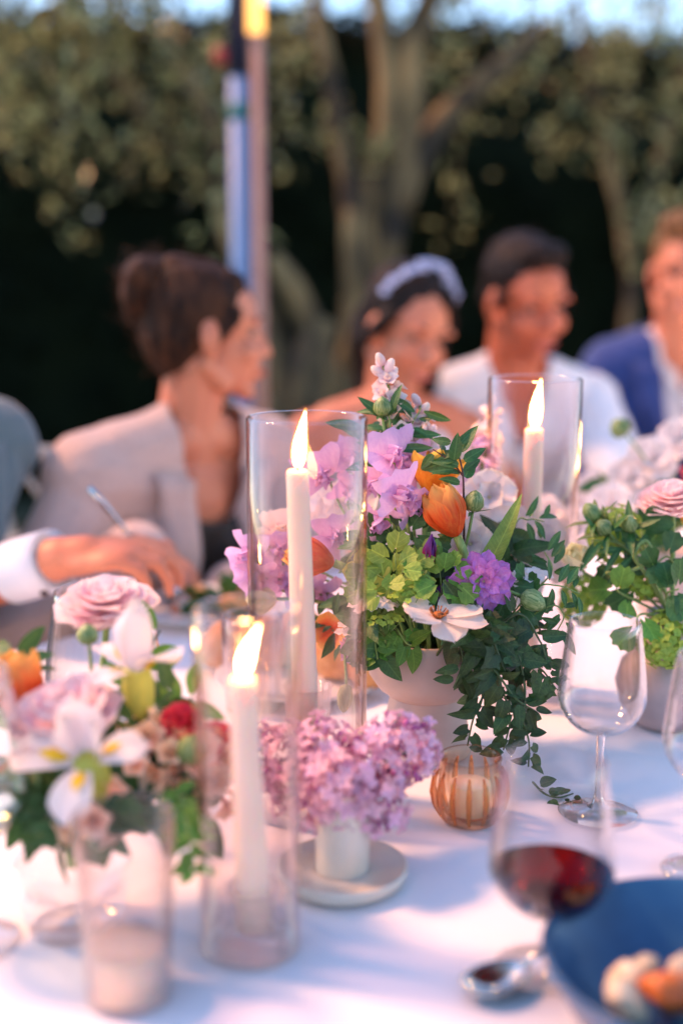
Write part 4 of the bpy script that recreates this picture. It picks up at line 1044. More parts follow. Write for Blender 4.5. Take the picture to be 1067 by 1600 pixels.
def sprig(name, label, cat, path, mes, n, size=1, group=None, stem_m='stem_dark', r=.0011, up=(0, -1, .5), spread=.9, start=.1, pet=.004, both=True, rise=.4, taper=0, part='leaf'):
    path = [V(p) for p in path]; sp = spline(path, 8) if len(path) > 2 else path
    t = plant(name, label, cat, path[0], group)
    b = MB(); b.tube(sp, [r * (1.3 - .6 * i / (len(sp) - 1)) for i in range(len(sp))], 6); build(b, 'stem', M[stem_m], t)
    for k in range(n):
        u = start + (1 - start) * (k + .5) / n; x = u * (len(sp) - 1); i = min(int(x), len(sp) - 2)
        p = sp[i].lerp(sp[i + 1], x - i); d = (sp[i + 1] - sp[i]).normalized()
        upv = (V(up) + V((rg.gauss(0, .35), rg.gauss(0, .35), rg.gauss(0, .35)))).normalized()
        sd = d.cross(upv).normalized() * (1 if k % 2 else -1)
        ld = (sd * spread + d * rise + V((rg.gauss(0, .25), rg.gauss(0, .25), rg.gauss(0, .25)))).normalized()
        q = p + ld * pet
        put(part, mes[rg.randrange(len(mes))], t, frame(q, ld, upv) @ Matrix.Scale(size * (.75 + .5 * rg.random()) * (1 - taper * u), 4))
    return t
# petal stock
TUL = variants(3, 'petal', M['p_tulip'], .056, .042, R(62), R(-30), .55, .0026, shape='tulip', nu=9, nv=6)
TUL2 = variants(3, 'petal', M['p_tulip2'], .052, .036, R(55), R(14), .45, .0022, shape='tulip', nu=9, nv=6)
SWB = variants(3, 'petal', M['p_sweet'], .030, .054, R(8), R(38), -.1, .0035, shape='fan', nu=7, nv=8)
SWW = variants(3, 'petal', M['p_sweet'], .022, .026, R(5), R(-25), .35, .0022, shape='round', nu=6, nv=6)
PCB = variants(2, 'petal', M['p_peach'], .024, .036, R(8), R(38), .0, .003, shape='fan')
PCW = variants(2, 'petal', M['p_peach'], .018, .022, R(5), R(-35), .45, .002)
DEL = variants(3, 'petal', M['p_violet'], .023, .014, R(50), R(85), .35, .0012, shape='obov')
WHT = variants(3, 'petal', M['p_white'], .028, .034, R(50), R(85), .25, .0022, shape='obov')
BLU = variants(3, 'petal', M['p_blush'], .040, .044, R(55), R(75), .15, .003, shape='obov', nu=7, nv=8)
RAN = variants(4, 'petal', M['p_pink'], .030, .034, R(65), R(25), .35, .0012, shape='obov', nu=6, nv=8)
PEO = variants(4, 'petal', M['p_peony'], .038, .044, R(65), R(5), .35, .002, shape='obov', nu=6, nv=8)
IRS = variants(3, 'petal', M['p_white'], .060, .036, R(28), R(-22), .3, .002, shape='obov', nu=8, nv=6)
IRF = variants(3, 'petal', M['p_white'], .054, .036, R(42), R(115), .12, .003, shape='obov', nu=8, nv=6)
IRY = variants(2, 'signal', M['p_yellow'], .022, .0105, R(50), R(88), -.2, .0005, shape='lance', nu=5, nv=4)
CRM = variants(3, 'petal', M['p_cream'], .034, .034, R(50), R(-25), .4, .001, shape='tulip')
MAG = variants(2, 'petal', M['p_magenta'], .026, .013, R(22), R(-15), .5, .001, shape='lance')
YGR = variants(2, 'petal', M['p_ygreen'], .026, .022, R(50), R(80), .2, .001, shape='obov')
REDP = variants(2, 'petal', M['p_red'], .024, .026, R(45), R(30), .3, .002, shape='obov')
# small florets, several petals in one little mesh
def floret_me(name, m, n, L, W, open_=60, tube=0, shape='obov', cup=.25, seed=0, layers=1):
    mb = MB()
    for ly in range(layers):
        for k in range(n):
            p = petal_me('x', None, L * (1 - .35 * ly), W * (1 - .3 * ly), R(open_ - 25 * ly), R(open_ + 25 - 55 * ly), cup, L * .06, shape, 3, 3, seed + k)
            Rz = Matrix.Rotation(2 * PI * (k + .5 * ly) / n + seed, 4, 'Z')
            mb.add([Rz @ (v.co + V((W * .12, 0, tube))) for v in p.vertices], [tuple(f.vertices) for f in p.polygons]); bpy.data.meshes.remove(p)
    if tube: mb.tube([(0, 0, 0), (0, 0, tube * 1.05)], [L * .12, L * .16], 6)
    return mb.mesh(name, m)
F_ST = [floret_me('floret', M['p_stock'], 5, .012, .012, 45, .004, seed=i, layers=2) for i in range(3)]
F_LS = [floret_me('floret', M['p_lilstock'], 5, .013, .013, 45, .004, seed=i, layers=2) for i in range(3)]
F_LI = [floret_me('floret', M['p_lilac'], 4, .0062, .0052, 62, .006, seed=i, cup=.5) for i in range(3)]
F_CO = [floret_me('floret', M['p_coral'], 5, .012, .012, 40, .004, seed=i, layers=2) for i in range(3)]
F_LM = [floret_me('floret', M['p_lime'], 5, .0050, .0050, 60, .003, seed=i) for i in range(2)]
F_WH = [floret_me('floret', M['p_white'], 5, .010, .009, 55, .003, seed=i) for i in range(2)]
b = MB(); b.ell((0, 0, .0045), (.0035, .0035, .0062), None, 8, 6); BUDW = b.mesh('bud', M['p_stock']); b = MB(); b.ell((0, 0, .0045), (.0022, .0022, .0032), None, 8, 6); b.tube([(0, 0, 0), (0, 0, .004)], .0008, 5); BUDL = b.mesh('bud', M['p_lilbud'])
b = MB(); b.lathe([(0, 0), (.5, .12), (.72, .38), (.66, .64), (.36, .88), (0, 1)], (0, 0, 0), 14, lambda a, z_, r_: 1 + .06 * math.cos(a * 5)); BUDG = b.mesh('bud', M['bud'])
b = MB(); b.lathe([(0, 0), (.5, .12), (.7, .4), (.6, .7), (.25, .93), (0, 1)], (0, 0, 0), 14, lambda a, z_, r_: 1 + .05 * math.cos(a * 6)); BUDP = b.mesh('bud', M['poppy'])

def tulip(label, tip, base_px, stem_base, z, mats, open2=False, s=1.0, grp='orange tulips', mid=None):
    b0 = at(*base_px, z); d = (at(*tip, z + .0) - b0).normalized()
    t = plant('tulip', label, 'tulip', stem_base, grp)
    me = mats
    ringset(t, b0, d, [(me, 3, .001, 0, .3, s, 0), (me, 3, .0015, R(5), .3 + PI / 3, s * .97, .001)])
    stem_to(t, stem_base, b0, d, .0042, 'stem', mid=mid)
    return t
def sweetpea(label, heads, stem_base, z, big=SWB, wing=SWW, grp='lilac sweet peas', s=1.0):
    t = plant('sweet_pea', label, 'sweet pea', stem_base, grp)
    for hd in heads:
        x, y, ax = hd[:3]; sc = s * (hd[3] if len(hd) > 3 else 1); hd_z = z + rg.gauss(0, .010)
        p = at(x, y, hd_z); d = V((ax[0], -.75, ax[1])).normalized()
        ringset(t, p, d, [(big, 1, .0, R(28), 0, sc, 0)], roll=rg.uniform(1.2, 2.0)); ringset(t, p, d, [(big, 1, .001, R(42), 0, sc * .82, .002)], roll=rg.uniform(2.6, 4.2))
        ringset(t, p, d, [(wing, 3, .002, R(15), .4, sc, .003)]); ringset(t, p, d, [(wing, 2, .001, R(-8), 1.0, sc * .7, .003)])
        sb = V(stem_base); stem_to(t, sb, p - d * .002, d * .5 + V((0, 0, .8)), .0013)
    return t
def spike(name, label, cat, base, tip, fl, n, r, bud_from=.7, grp=None, start=.3, stem_m='stem', sc=1.0, lv=None, bend=(0, 0, 0)):
    base, tip = V(base), V(tip); t = plant(name, label, cat, base, grp)
    mid = base.lerp(tip, .5) + V(bend); sp = spline([base, mid, tip], 10)
    b = MB(); b.tube(sp, .0017, 7); build(b, 'stem', M[stem_m], t)
    for k in range(n):
        u = start + (1 - start) * (k + rg.random() * .5) / n; x = u * (len(sp) - 1.001); i = int(x); p = sp[i].lerp(sp[i + 1], x - i); ax = (sp[i + 1] - sp[i]).normalized()
        a = k * 2.4 + rg.gauss(0, .2); o = ax.orthogonal().normalized(); sd = Matrix.Rotation(a, 3, ax) @ o
        tt = (u - start) / (1 - start); rr = r * (1 - .75 * max(0, tt - .35) / .65)
        d = (sd + ax * (.25 + .9 * tt)).normalized(); isb = tt > bud_from
        put('bud' if isb else 'floret', BUDW if isb else fl[rg.randrange(len(fl))], t, zframe(p + d * rr * .7, d, rg.random() * 6) @ Matrix.Scale(sc * ((1.25 - .5 * (tt - bud_from)) if isb else (1.0 - .25 * tt)), 4))
    if lv:
        for k in range(5):
            i = int((start * .9) * len(sp) * (k + 1) / 6); ld = V((rg.gauss(0, 1), -abs(rg.gauss(0, .6)), .4)).normalized(); put('leaf', lv[k % len(lv)], t, frame(sp[i], ld, (0, -.3, 1)))
    return t
def ranunc(label, p, d, stem_base, mes, s=1.0, grp=None, name='ranunculus', cat='ranunculus', layers=6, flat=0.0, squash=1):
    t = plant(name, label, cat, stem_base, grp); rr = []
    for k in range(layers):
        f = k / (layers - 1); n = 4 + int(f * 7)
        rr.append((mes, n, .001 + .0025 * f, R(-28 + 62 * f + flat * f), k * 1.3, s * (.45 + .62 * f), .010 * (1 - f)))
    ringset(t, p, d, rr, squash=squash); stem_to(t, stem_base, p, d, .0028); return t
def bud_thing(name, label, cat, p, d, stem_base, L, Wd, me, grp=None, sep=None, mid=None, r=.0015, sm='stem'):
    t = plant(name, label, cat, stem_base, grp); d = V(d).normalized()
    put('bud', me, t, zframe(p, d) @ Matrix.Diagonal((Wd, Wd, L, 1))); stem_to(t, stem_base, p, d, r, sm, mid=mid)
    if sep:
        for k in range(4):
            a = k * PI / 2 + .5; o = d.orthogonal().normalized(); sd = Matrix.Rotation(a, 3, d) @ o; put('sepal', sep[k % len(sep)], t, frame(p - d * .002, sd * .8 + d * .5, d - sd * .3))
    return t
def posy(name, label, cat, p, d, stem_base, rings, centre=None, grp=None, r=.0018, cs=.006):
    t = plant(name, label, cat, stem_base, grp); ringset(t, p, d, rings)
    if centre:
        b = MB(); b.ell(p + V(d).normalized() * .002, (cs, cs, cs * .7), None, 10, 7)
        for k in range(16):
            a = k * 2.4; F = zframe(p, d); b.tube([F @ V((cs * .5 * math.cos(a), cs * .5 * math.sin(a), 0)), F @ V((cs * 1.6 * math.cos(a), cs * 1.6 * math.sin(a), cs * 1.3))], [.0005, .0008], 4)
        build(b, 'flower_centre', M[centre], t)
    stem_to(t, stem_base, p, d, r); return t
TO = (0, -.8, .35)
# ---------------------------------------------------------- the big arrangement
def B0(dx=0, dy=0, h=.105): return VC + V((dx, dy, h))
tulip('plump orange tulip with fringed lip facing the camera', (675, 757), (714, 838), B0(.01, -.02), 1.215, TUL, s=1.02, mid=(.03, -.02, 0))
tulip('opened amber yellow tulip behind the plump orange tulip', (682, 708), (672, 775), B0(0, 0), 1.255, TUL2, s=1.04)
tulip('orange tulip half hidden by the tall sharp candle', (470, 868), (522, 880), B0(-.02, 0), 1.24, TUL, s=.98, mid=(-.05, 0, -.02))
sweetpea('lilac sweet pea blooms beside the candle flame', [(512, 745, (-.3, .1), 1.05), (552, 728, (.1, .5), 1.0), (545, 768, (.2, -.1), .9)], B0(-.02, .01), 1.29)
sweetpea('tall lilac sweet pea left of the amber tulip', [(612, 722, (.2, .5), 1.05), (588, 760, (-.3, .1), .9), (640, 730, (.3, .3), .9)], B0(0, .0), 1.26)
sweetpea('drooping lilac sweet pea between candle glass and orange tulip', [(622, 778, (.35, .2), 1.05), (596, 808, (-.2, -.3), .95), (640, 790, (.4, -.1), .8)], B0(-.01, -.01), 1.225)
sweetpea('lilac sweet pea leaning out past the tall hurricane', [(398, 872, (-.5, .2), 1.0), (412, 900, (-.3, -.2), .95), (445, 905, (.1, -.1), 1.0), (438, 868, (0, .4), .9)], B0(-.03, .01), 1.30)
sweetpea('peach pink sweet pea next to the candle stem', [(440, 832, (-.1, .3), 1.1), (428, 850, (-.3, 0), .8)], B0(-.02, .02), 1.31, PCB, PCW, 'peach sweet peas')
sweetpea('violet toned sweet pea low behind the half hidden tulip', [(522, 842, (.2, .3), .95), (510, 930, (0, -.2), .85), (480, 925, (-.2, 0), .9)], B0(-.02, .0), 1.30)
LVN = leaves('l_mid', .034, .008, 'lance')
spike('stock_flower', 'white stock spike at the top of the big arrangement', 'stock flower', B0(-.01, .01), at(598, 566, 1.27), F_ST, 26, .013, .80, 'white stock spikes', .62, bend=(.012, 0, 0), sc=1.15)
spike('stock_flower', 'short white stock spike leaning toward the groom', 'stock flower', B0(0, .01), at(656, 628, 1.28), F_ST, 18, .011, .8, 'white stock spikes', .66, sc=1.05)
spike('stock_flower', 'pale stock cluster above the amber tulip', 'stock flower', B0(.0, .02), at(668, 672, 1.32), F_ST, 14, .015, .8, 'white stock spikes', .6, sc=1.05)
spike('stock_flower', 'blurred cream stock spike next to the far hurricane', 'stock flower', B0(.03, .04), at(768, 632, 1.46), F_ST, 13, .013, .7, 'white stock spikes', .72, sc=1.05)
spike('stock_flower', 'lilac pink stock column before the far candle', 'stock flower', B0(.03, .04), at(760, 690, 1.42), F_LS, 30, .022, .98, 'lilac stock spikes', .42, sc=1.15)
spike('stock_flower', 'pale lilac stock low beside the far candle glass', 'stock flower', B0(.04, .05), at(788, 760, 1.44), F_LS, 20, .02, .98, 'lilac stock spikes', .45, sc=1.05)
bud_thing('flower_bud', 'plump green bud standing below the white stock tip', 'bud', at(598, 652, 1.25), (-.05, 0, 1), B0(0, 0), .021, .0125, BUDG, sep=leaves('l_mid', .022, .006, 'lance'))
bud_thing('flower_bud', 'round striped green bud right of the plump tulip', 'bud', at(738, 800, 1.22), (.12, -.1, 1), B0(.02, 0), .022, .0135, BUDG, sep=leaves('l_mid', .02, .004, 'lance'))
bud_thing('flower_bud', 'large pale striped bud at the edge of the dark vine', 'bud', at(812, 930, 1.21), (.85, -.2, -.35), B0(.03, -.02), .026, .015, BUDG, mid=(.03, 0, .02))
bud_thing('poppy_bud', 'grey green poppy bud hanging upside down before the bread', 'bud', at(541, 1068, 1.24), (-.1, 0, -1), B0(-.045, -.01, .11), .030, .0115, BUDP, mid=(-.05, 0, .02))
posy('tulip', 'closed cream bloom reaching out over the small hurricane', 'tulip', at(432, 936, 1.29), (-1, -.1, .0), B0(-.04, 0), [(CRM, 3, .001, R(-14), .2, .95, 0), (CRM, 3, .001, R(-10), 1.2, .9, 0)])
# leafy twigs on top
OV = leaves('l_dark', .024, .011, 'ovate'); OVM = leaves('l_mid', .024, .011, 'ovate')
sprig('leafy_twig', 'dark red twig with green leaves over the amber tulip', 'twig', [B0(.02, 0), at(722, 880, 1.25), at(724, 790, 1.22), at(722, 735, 1.22), at(709, 690, 1.22)], OVM, 11, 1.0, None, 'twig', .0011, start=.62)
sprig('leafy_twig', 'short twig pointing left from the red twig', 'twig', [at(724, 745, 1.22), at(705, 722, 1.22), at(676, 702, 1.22)], OVM, 5, .9, None, 'twig', .0008, start=.2)
sprig('leafy_twig', 'green leafed shoot under the white stock spike', 'twig', [B0(-.01, 0), at(620, 760, 1.25), at(614, 700, 1.25), at(606, 640, 1.25)], leaves('l_mid', .030, .0085, 'lance'), 12, 1.0, None, 'stem', .0012, start=.6)
sprig('leafy_twig', 'arching leafy shoot between the stock spikes', 'twig', [B0(0, 0), at(640, 760, 1.26), at(632, 690, 1.26), at(658, 637, 1.26)], leaves('l_mid', .026, .008, 'lance'), 8, 1.0, None, 'stem', .0010, start=.65)
sprig('leafy_twig', 'low leafy shoot just right of the tall hurricane rim', 'twig', [B0(-.02, 0), at(610, 780, 1.27), at(592, 715, 1.27), at(572, 668, 1.27)], leaves('l_mid', .034, .010, 'lance'), 9, 1.0, None, 'stem', .0012, start=.6)
# blade leaf
t = plant('blade_leaf', 'long pointed green blade leaf rising right of the tulips', 'leaf', B0(.03, 0)); p0, p1 = at(752, 905, 1.22), at(817, 774, 1.24)
me = leaf_me('blade', M['l_blade'], (p1 - p0).length, .030, 'blade', -.04, .3, 2); put('blade', me, t, frame(p0, p1 - p0, (-.5, -.8, .1)))
b = MB(); b.tube([B0(.03, 0), p0 + (p1 - p0) * .05], .002, 7); build(b, 'stem', M['stem'], t)
t = plant('blade_leaf', 'short pale blade leaf crossing behind the plump tulip stem', 'leaf', B0(.0, 0)); p0, p1 = at(560, 885, 1.24), at(625, 868, 1.2)
put('blade', leaf_me('blade', M['l_blade'], .06, .014, 'blade', .3, .3, 2), t, frame(at(540, 890, 1.25), (1, -.1, .25), (0, -.4, 1)))
b = MB(); b.tube([B0(0, 0), at(540, 890, 1.25)], .0015, 7); build(b, 'stem', M['stem'], t)
# purple flower, magenta bud
t = posy('delphinium', 'double purple bloom facing the camera in the big arrangement', 'delphinium', at(754, 908, 1.195), (.05, -1, .18), B0(.03, -.03), [(DEL, 10, .003, R(22), 0, 1.22, 0), (DEL, 9, .0025, R(4), .4, 1.02, .003), (DEL, 7, .002, R(-18), .2, .76, .005), (DEL, 5, .001, R(-38), .1, .5, .006)], 'stamen', cs=.003)
posy('delphinium', 'narrow violet bud with a magenta base amid the lime leaves', 'delphinium', at(668, 888, 1.20), (.12, -.25, 1), B0(.0, -.03), [(MAG, 5, .002, R(0), 0, 1.0, 0), (MAG, 3, .001, R(-6), .5, 1.1, .004)])
posy('delphinium', 'crimson flower peeking out beneath the purple bloom', 'delphinium', at(716, 930, 1.22), (-.2, -.8, .2), B0(.02, -.03), [(variants(2, 'petal', M['p_magenta'], .022, .018, R(50), R(80), .2, .001, shape='obov'), 6, .001, 0, 0, 1, 0)])
# white sheet petal flower
posy('anemone', 'creamy white papery bloom opening below the purple flower', 'anemone', at(684, 964, 1.165), (.10, -.30, .95), B0(.01, -.04), [(BLU, 1, .003, R(18), -.45, 1.05, 0), (BLU, 1, .003, R(25), .35, 1.0, 0), (BLU, 1, .003, R(10), -2.7, .85, 0), (BLU, 1, .003, R(20), 2.4, .75, 0), (BLU, 1, .003, R(32), -1.5, .85, 0)], 'centre', cs=.0055)
# white flowers on the right side
for (x, y, zz, d, s, lb) in ((764, 778, 1.33, (-.1, -.9, .4), 1.05, 'white open bloom behind the round striped bud'), (790, 832, 1.38, (.2, -.8, .5), 1.25, 'big white bloom under the blade leaf tip'), (838, 850, 1.42, (.3, -.8, .5), 1.25, 'soft white bloom before the far candle foot'),
                             (765, 870, 1.30, (.0, -.9, .3), .95, 'white bloom just above the purple flower'), (800, 905, 1.34, (.3, -.8, .3), 1.15, 'bluish white bloom right of the purple flower'), (870, 880, 1.48, (.3, -.7, .6), 1.2, 'outermost white bloom next to the white ranunculus bud'),
                             (850, 812, 1.52, (.2, -.7, .7), 1.1, 'hazy white bloom behind the far candle'), (735, 850, 1.27, (-.2, -.9, .2), .9, 'white bloom tucked behind the orange tulip stem'), (550, 790, 1.33, (-.2, -.9, .3), 1.1, 'white bloom seen through the tall hurricane'), (520, 800, 1.36, (-.3, -.9, .3), 1.0, 'white bloom seen beside the tall candle'), (640, 760, 1.33, (0, -.9, .4), .95, 'white bloom glimpsed between sweet pea and tulip')):
    posy('white_flower', lb, 'white flower', at(x, y, zz), d, B0(.03 if x > 700 else -.02, .02), [(WHT, 5, .002, R(5), .3, s, 0), (WHT, 4, .001, R(-25), .8, s * .7, .002)], 'stamen', 'white five petalled blooms', cs=.003)
posy('marigold', 'tiny orange flower at the root of the blade leaf', 'flower', at(778, 862, 1.29), (.1, -.9, .3), B0(.03, 0), [(variants(2, 'petal', M['p_tulip2'], .011, .010, R(50), R(80), .2, .001, shape='obov'), 6, .001, 0, 0, 1, 0)], 'centre', cs=.004)
posy('yellow_flower', 'yellow green flower just right of the tall hurricane', 'flower', at(578, 895, 1.21), (-.2, -.9, .2), B0(-.02, -.03), [(YGR, 5, .001, R(0), .6, 1.0, 0)], 'stamen', cs=.003)
# white achillea-like heads
def umbel(label, p, r, n, fl, base, sc=1.0, name='umbel_flower', cat='filler flower', grp=None, flat=.35):
    t = plant(name, label, cat, base, grp); stem_to(t, base, p - V((0, 0, r * .8)), (0, -.3, 1), .0012)
    for k in range(n):
        a = k * 2.4; q = math.sqrt((k + .5) / n); o = V((math.cos(a) * q * r, math.sin(a) * q * r * .8, r * flat * (1 - q * q))) + jit((0, 0, 0), .0008)
        b = MB(); b.tube([p - V((0, 0, r * .8)), p + o], .0004, 4); build(b, 'stalk', M['stem'], t)
        put('floret', fl[k % len(fl)], t, zframe(p + o, o * 20 + V((0, -.4, 1)), k) @ Matrix.Scale(sc, 4))
umbel('small white filler cluster under the yellow green flower', at(583, 950, 1.195), .020, 22, F_WH, B0(-.03, -.04), .55)
umbel('pale star cluster above the lime leaves', at(628, 860, 1.215), .011, 12, F_WH, B0(-.01, -.03), .5, flat=1.2)
umbel('yellow green filler cluster over the papery bloom', at(640, 935, 1.185), .018, 18, F_LM, B0(-.01, -.05), .7)
umbel('lime filler cluster beside the hurricane edge', at(602, 975, 1.185), .016, 16, F_LM, B0(-.03, -.05), .7)
umbel('tiny white starry filler right of the purple bloom', at(828, 905, 1.24), .018, 16, F_WH, B0(.04, -.02), .55)
umbel('small stock tip dangling before the bread', at(546, 1000, 1.22), .010, 12, F_WH, B0(-.05, -.02, .12), .6, flat=2.0)
# leaves
FAN = leaves('l_lime', .019, .019, 'fan', 4, .15, .2); FAN2 = leaves('l_bright', .020, .020, 'fan', 4, .15, .2)
def fanspray(label, cx, cy, z, rx, ry, n, mes, base):
    t = plant('columbine_sprig', label, 'leaf sprig', base, 'columbine leaf sprigs'); c = at(cx, cy + ry, z); 
    stem_to(t, base, c, (0, -.5, 1), .0012)
    for k in range(n):
        a = k * 2.4; q = math.sqrt((k + .4) / n); p = at(cx + math.cos(a) * q * rx, cy + math.sin(a) * q * ry, z - .02 * (1 - q) + rg.gauss(0, .006))
        if k % 3 == 0: b = MB(); b.tube([c, (c + p) / 2 + V((0, -.004, .002)), p], .0005, 5); build(b, 'stalk', M['stem'], t)
        d = V((math.cos(a) * .8 + rg.gauss(0, .3), -.35, -math.sin(a) * .7 + rg.gauss(0, .3))); put('leaf', mes[k % len(mes)], t, frame(p, d, (rg.gauss(0, .25), -.8, .55 + rg.gauss(0, .25))) @ Matrix.Scale(.8 + .4 * rg.random(), 4))
fanspray('lime columbine leaves fanned beneath the drooping sweet pea', 622, 890, 1.205, 52, 30, 20, FAN, B0(-.01, -.04))
fanspray('lime columbine leaves left of the magenta bud', 600, 915, 1.20, 45, 24, 14, FAN, B0(-.02, -.04))
fanspray('green columbine leaves under the plump tulip stem', 690, 905, 1.20, 38, 30, 16, FAN2, B0(.01, -.04))
fanspray('dark columbine leaves below the drooping sweet pea', 640, 838, 1.24, 48, 30, 16, leaves('l_mid', .022, .022, 'fan', 4, .15, .2), B0(0, -.02))
fanspray('green columbine leaves right of the purple flower', 800, 930, 1.24, 45, 30, 12, leaves('l_mid', .022, .022, 'fan', 4, .15, .2), B0(.04, -.02))
HT = leaves('l_bright', .030, .021, 'heart', 3, .3, .2); HTM = leaves('l_mid', .030, .021, 'heart', 3, .3, .2); HTD = leaves('l_dark', .032, .022, 'heart', 3, .3, .22); IVY = leaves('l_dark', .034, .034, 'ivy', 3, .25, .15); RND = leaves('l_dark', .013, .011, 'ovate', 3, .2, .2)
LNC = leaves('l_dark', .040, .019, 'ovate', 3, .35, .3)
for path, mes, n, lb in (
        ([B0(-.03, -.04), at(592, 970, 1.20), at(586, 1000, 1.195), at(590, 1030, 1.195)], HT, 10, 'bright green leafy spray spilling over the vase rim'),
        ([B0(-.02, -.05), at(620, 985, 1.20), at(635, 1005, 1.195), at(650, 1010, 1.195)], HT, 7, 'bright leafy spray under the papery bloom'),
        ([B0(-.04, -.03), at(575, 970, 1.20), at(566, 1000, 1.20), at(570, 1030, 1.20)], HTM, 10, 'mid green leafy spray near the hurricane edge'),
        ([B0(-.02, -.04), at(606, 975, 1.21), at(600, 1005, 1.20), at(594, 1035, 1.20)], HTM, 8, 'mid green leafy spray hanging at the vase bowl')):
    sprig('leafy_spray', lb, 'leaf sprig', path, mes, n, .72, 'leafy sprays on the vase rim', 'stem', .001, start=.3, up=(0, -.9, .4))
for path, mes, n, sz, lb in (
        ([B0(.0, -.05), at(708, 990, 1.19), at(723, 1035, 1.18), at(708, 1075, 1.18)], LNC, 9, 0.91, 'dark vine strand with long leaves across the vase bowl'),
        ([B0(.02, -.05), at(753, 1000, 1.19), at(763, 1060, 1.185), at(740, 1120, 1.185), at(730, 1165, 1.19)], HTD, 15, 0.77, 'dark vine strand hanging down beside the pedestal'),
        ([B0(.03, -.05), at(774, 980, 1.19), at(804, 1030, 1.185), at(844, 1045, 1.19), at(866, 1075, 1.195)], IVY, 13, 0.91, 'dark ivy strand reaching out toward the sharp wine glass'),
        ([B0(.02, -.05), at(764, 1000, 1.18), at(779, 1060, 1.175), at(796, 1120, 1.18), at(786, 1172, 1.185)], HTD, 16, 0.86, 'dark vine strand falling above the amber votive'),
        ([B0(.03, -.05), at(794, 1000, 1.19), at(819, 1070, 1.185), at(816, 1120, 1.185), at(826, 1160, 1.19), at(825, 1198, 1.19)], HTD, 17, 0.72, 'longest dark vine strand ending in a small round leaf'),
        ([B0(.02, -.05), at(758, 970, 1.18), at(774, 1010, 1.17), at(789, 1050, 1.17)], IVY, 9, 0.86, 'short dense ivy strand at the heart of the cascade'),
        ([B0(.02, -.05), at(738, 980, 1.185), at(753, 1020, 1.18), at(768, 1050, 1.18)], LNC, 9, 0.91, 'short dark vine strand under the papery bloom'),
        ([B0(.03, -.05), at(804, 960, 1.195), at(842, 1000, 1.19), at(854, 1035, 1.19)], LNC, 9, 0.86, 'dark vine strand beneath the pale striped bud'),
        ([B0(.03, -.05), at(764, 1040, 1.175), at(804, 1090, 1.175), at(834, 1110, 1.18)], LNC, 9, 0.77, 'side strand of dark leaves in the lower cascade'),
        ([B0(.01, -.05), at(733, 960, 1.19), at(743, 990, 1.18), at(774, 985, 1.18)], LNC, 9, 0.91, 'dark leaves packed right below the purple flower'),
        ([B0(.02, -.05), at(733, 1030, 1.185), at(753, 1080, 1.185), at(746, 1115, 1.185)], LNC, 8, 0.72, 'thin dark strand of paired leaves near the pedestal')):
    sprig('ivy_vine', lb, 'vine', path, mes, n, sz, 'dark vine strands cascading from the big arrangement', 'stem_dark', .0011, start=.28, up=(.1, -.9, .35), taper=.38)
q1 = on_z(832, 1222, .7545); 
sprig('ivy_vine', 'small trailing tip of vine lying on the cloth', 'vine', [q1, on_z(850, 1240, .7555), on_z(872, 1246, .7555), on_z(895, 1240, .756)], RND, 8, 1.0, 'dark vine strands cascading from the big arrangement', 'stem_dark', .0009, start=.05, up=(0, -.4, 1))
for path, n, lb in (([B0(.05, -.02), at(830, 925, 1.23), at(870, 915, 1.22), at(905, 928, 1.22)], 8, 'leafy shoot pointing out over the pale striped bud'), ([B0(.05, -.01), at(840, 920, 1.25), at(862, 890, 1.25), at(850, 862, 1.25)], 8, 'curling green shoot among the white filler'),
                    ([B0(.05, -.01), at(800, 830, 1.28), at(825, 812, 1.28), at(850, 815, 1.28)], 7, 'thin tendril with small leaves crossing the far candle'), ([B0(.05, -.02), at(850, 950, 1.22), at(880, 960, 1.22), at(868, 990, 1.22)], 8, 'small shoot curving down past the striped bud')):
    sprig('leafy_twig', lb, 'twig', path, leaves('l_mid', .022, .008, 'lance'), n, .9, None, 'stem', .0008, start=.5)
# the dark inner greenery
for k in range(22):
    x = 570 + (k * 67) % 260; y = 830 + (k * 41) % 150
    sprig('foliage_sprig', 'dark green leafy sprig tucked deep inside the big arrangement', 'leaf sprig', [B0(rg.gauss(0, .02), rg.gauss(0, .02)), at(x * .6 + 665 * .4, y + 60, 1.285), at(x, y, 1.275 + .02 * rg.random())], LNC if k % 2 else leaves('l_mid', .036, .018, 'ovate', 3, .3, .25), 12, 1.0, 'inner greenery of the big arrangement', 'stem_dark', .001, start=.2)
for k, (x, y, lb) in enumerate(((480, 955, 'mixed greenery behind the tall candle'), (520, 965, 'mixed greenery behind the candle holder stem'), (552, 930, 'greenery spray crossing the hurricane wall'), (560, 840, 'tall wispy greenery inside the hurricane outline'), (585, 850, 'wispy stems just past the hurricane wall'))):
    sprig('leafy_spray', lb, 'leaf sprig', [B0(-.04, 0), at((x + 600) / 2, y + 30, 1.27), at(x, y, 1.265)], leaves('l_mid', .028, .010, 'lance') if k < 3 else leaves('l_blade', .03, .005, 'lance'), 12, 1.0, None, 'stem', .001, start=.3)
posy('poppy', 'small red orange poppy petal low at the hurricane wall', 'poppy', at(520, 985, 1.27), (-.3, -.8, .1), B0(-.04, 0), [(variants(2, 'petal', M['p_tulip'], .024, .024, R(40), R(70), .2, .001, shape='obov'), 4, .001, 0, 0, 1, 0)])
posy('viola', 'lavender viola low beside the hurricane wall', 'viola', at(560, 1010, 1.26), (-.2, -.9, .0), B0(-.05, 0, .12), [(SWW, 5, .001, R(60), 0, 1.0, 0)])

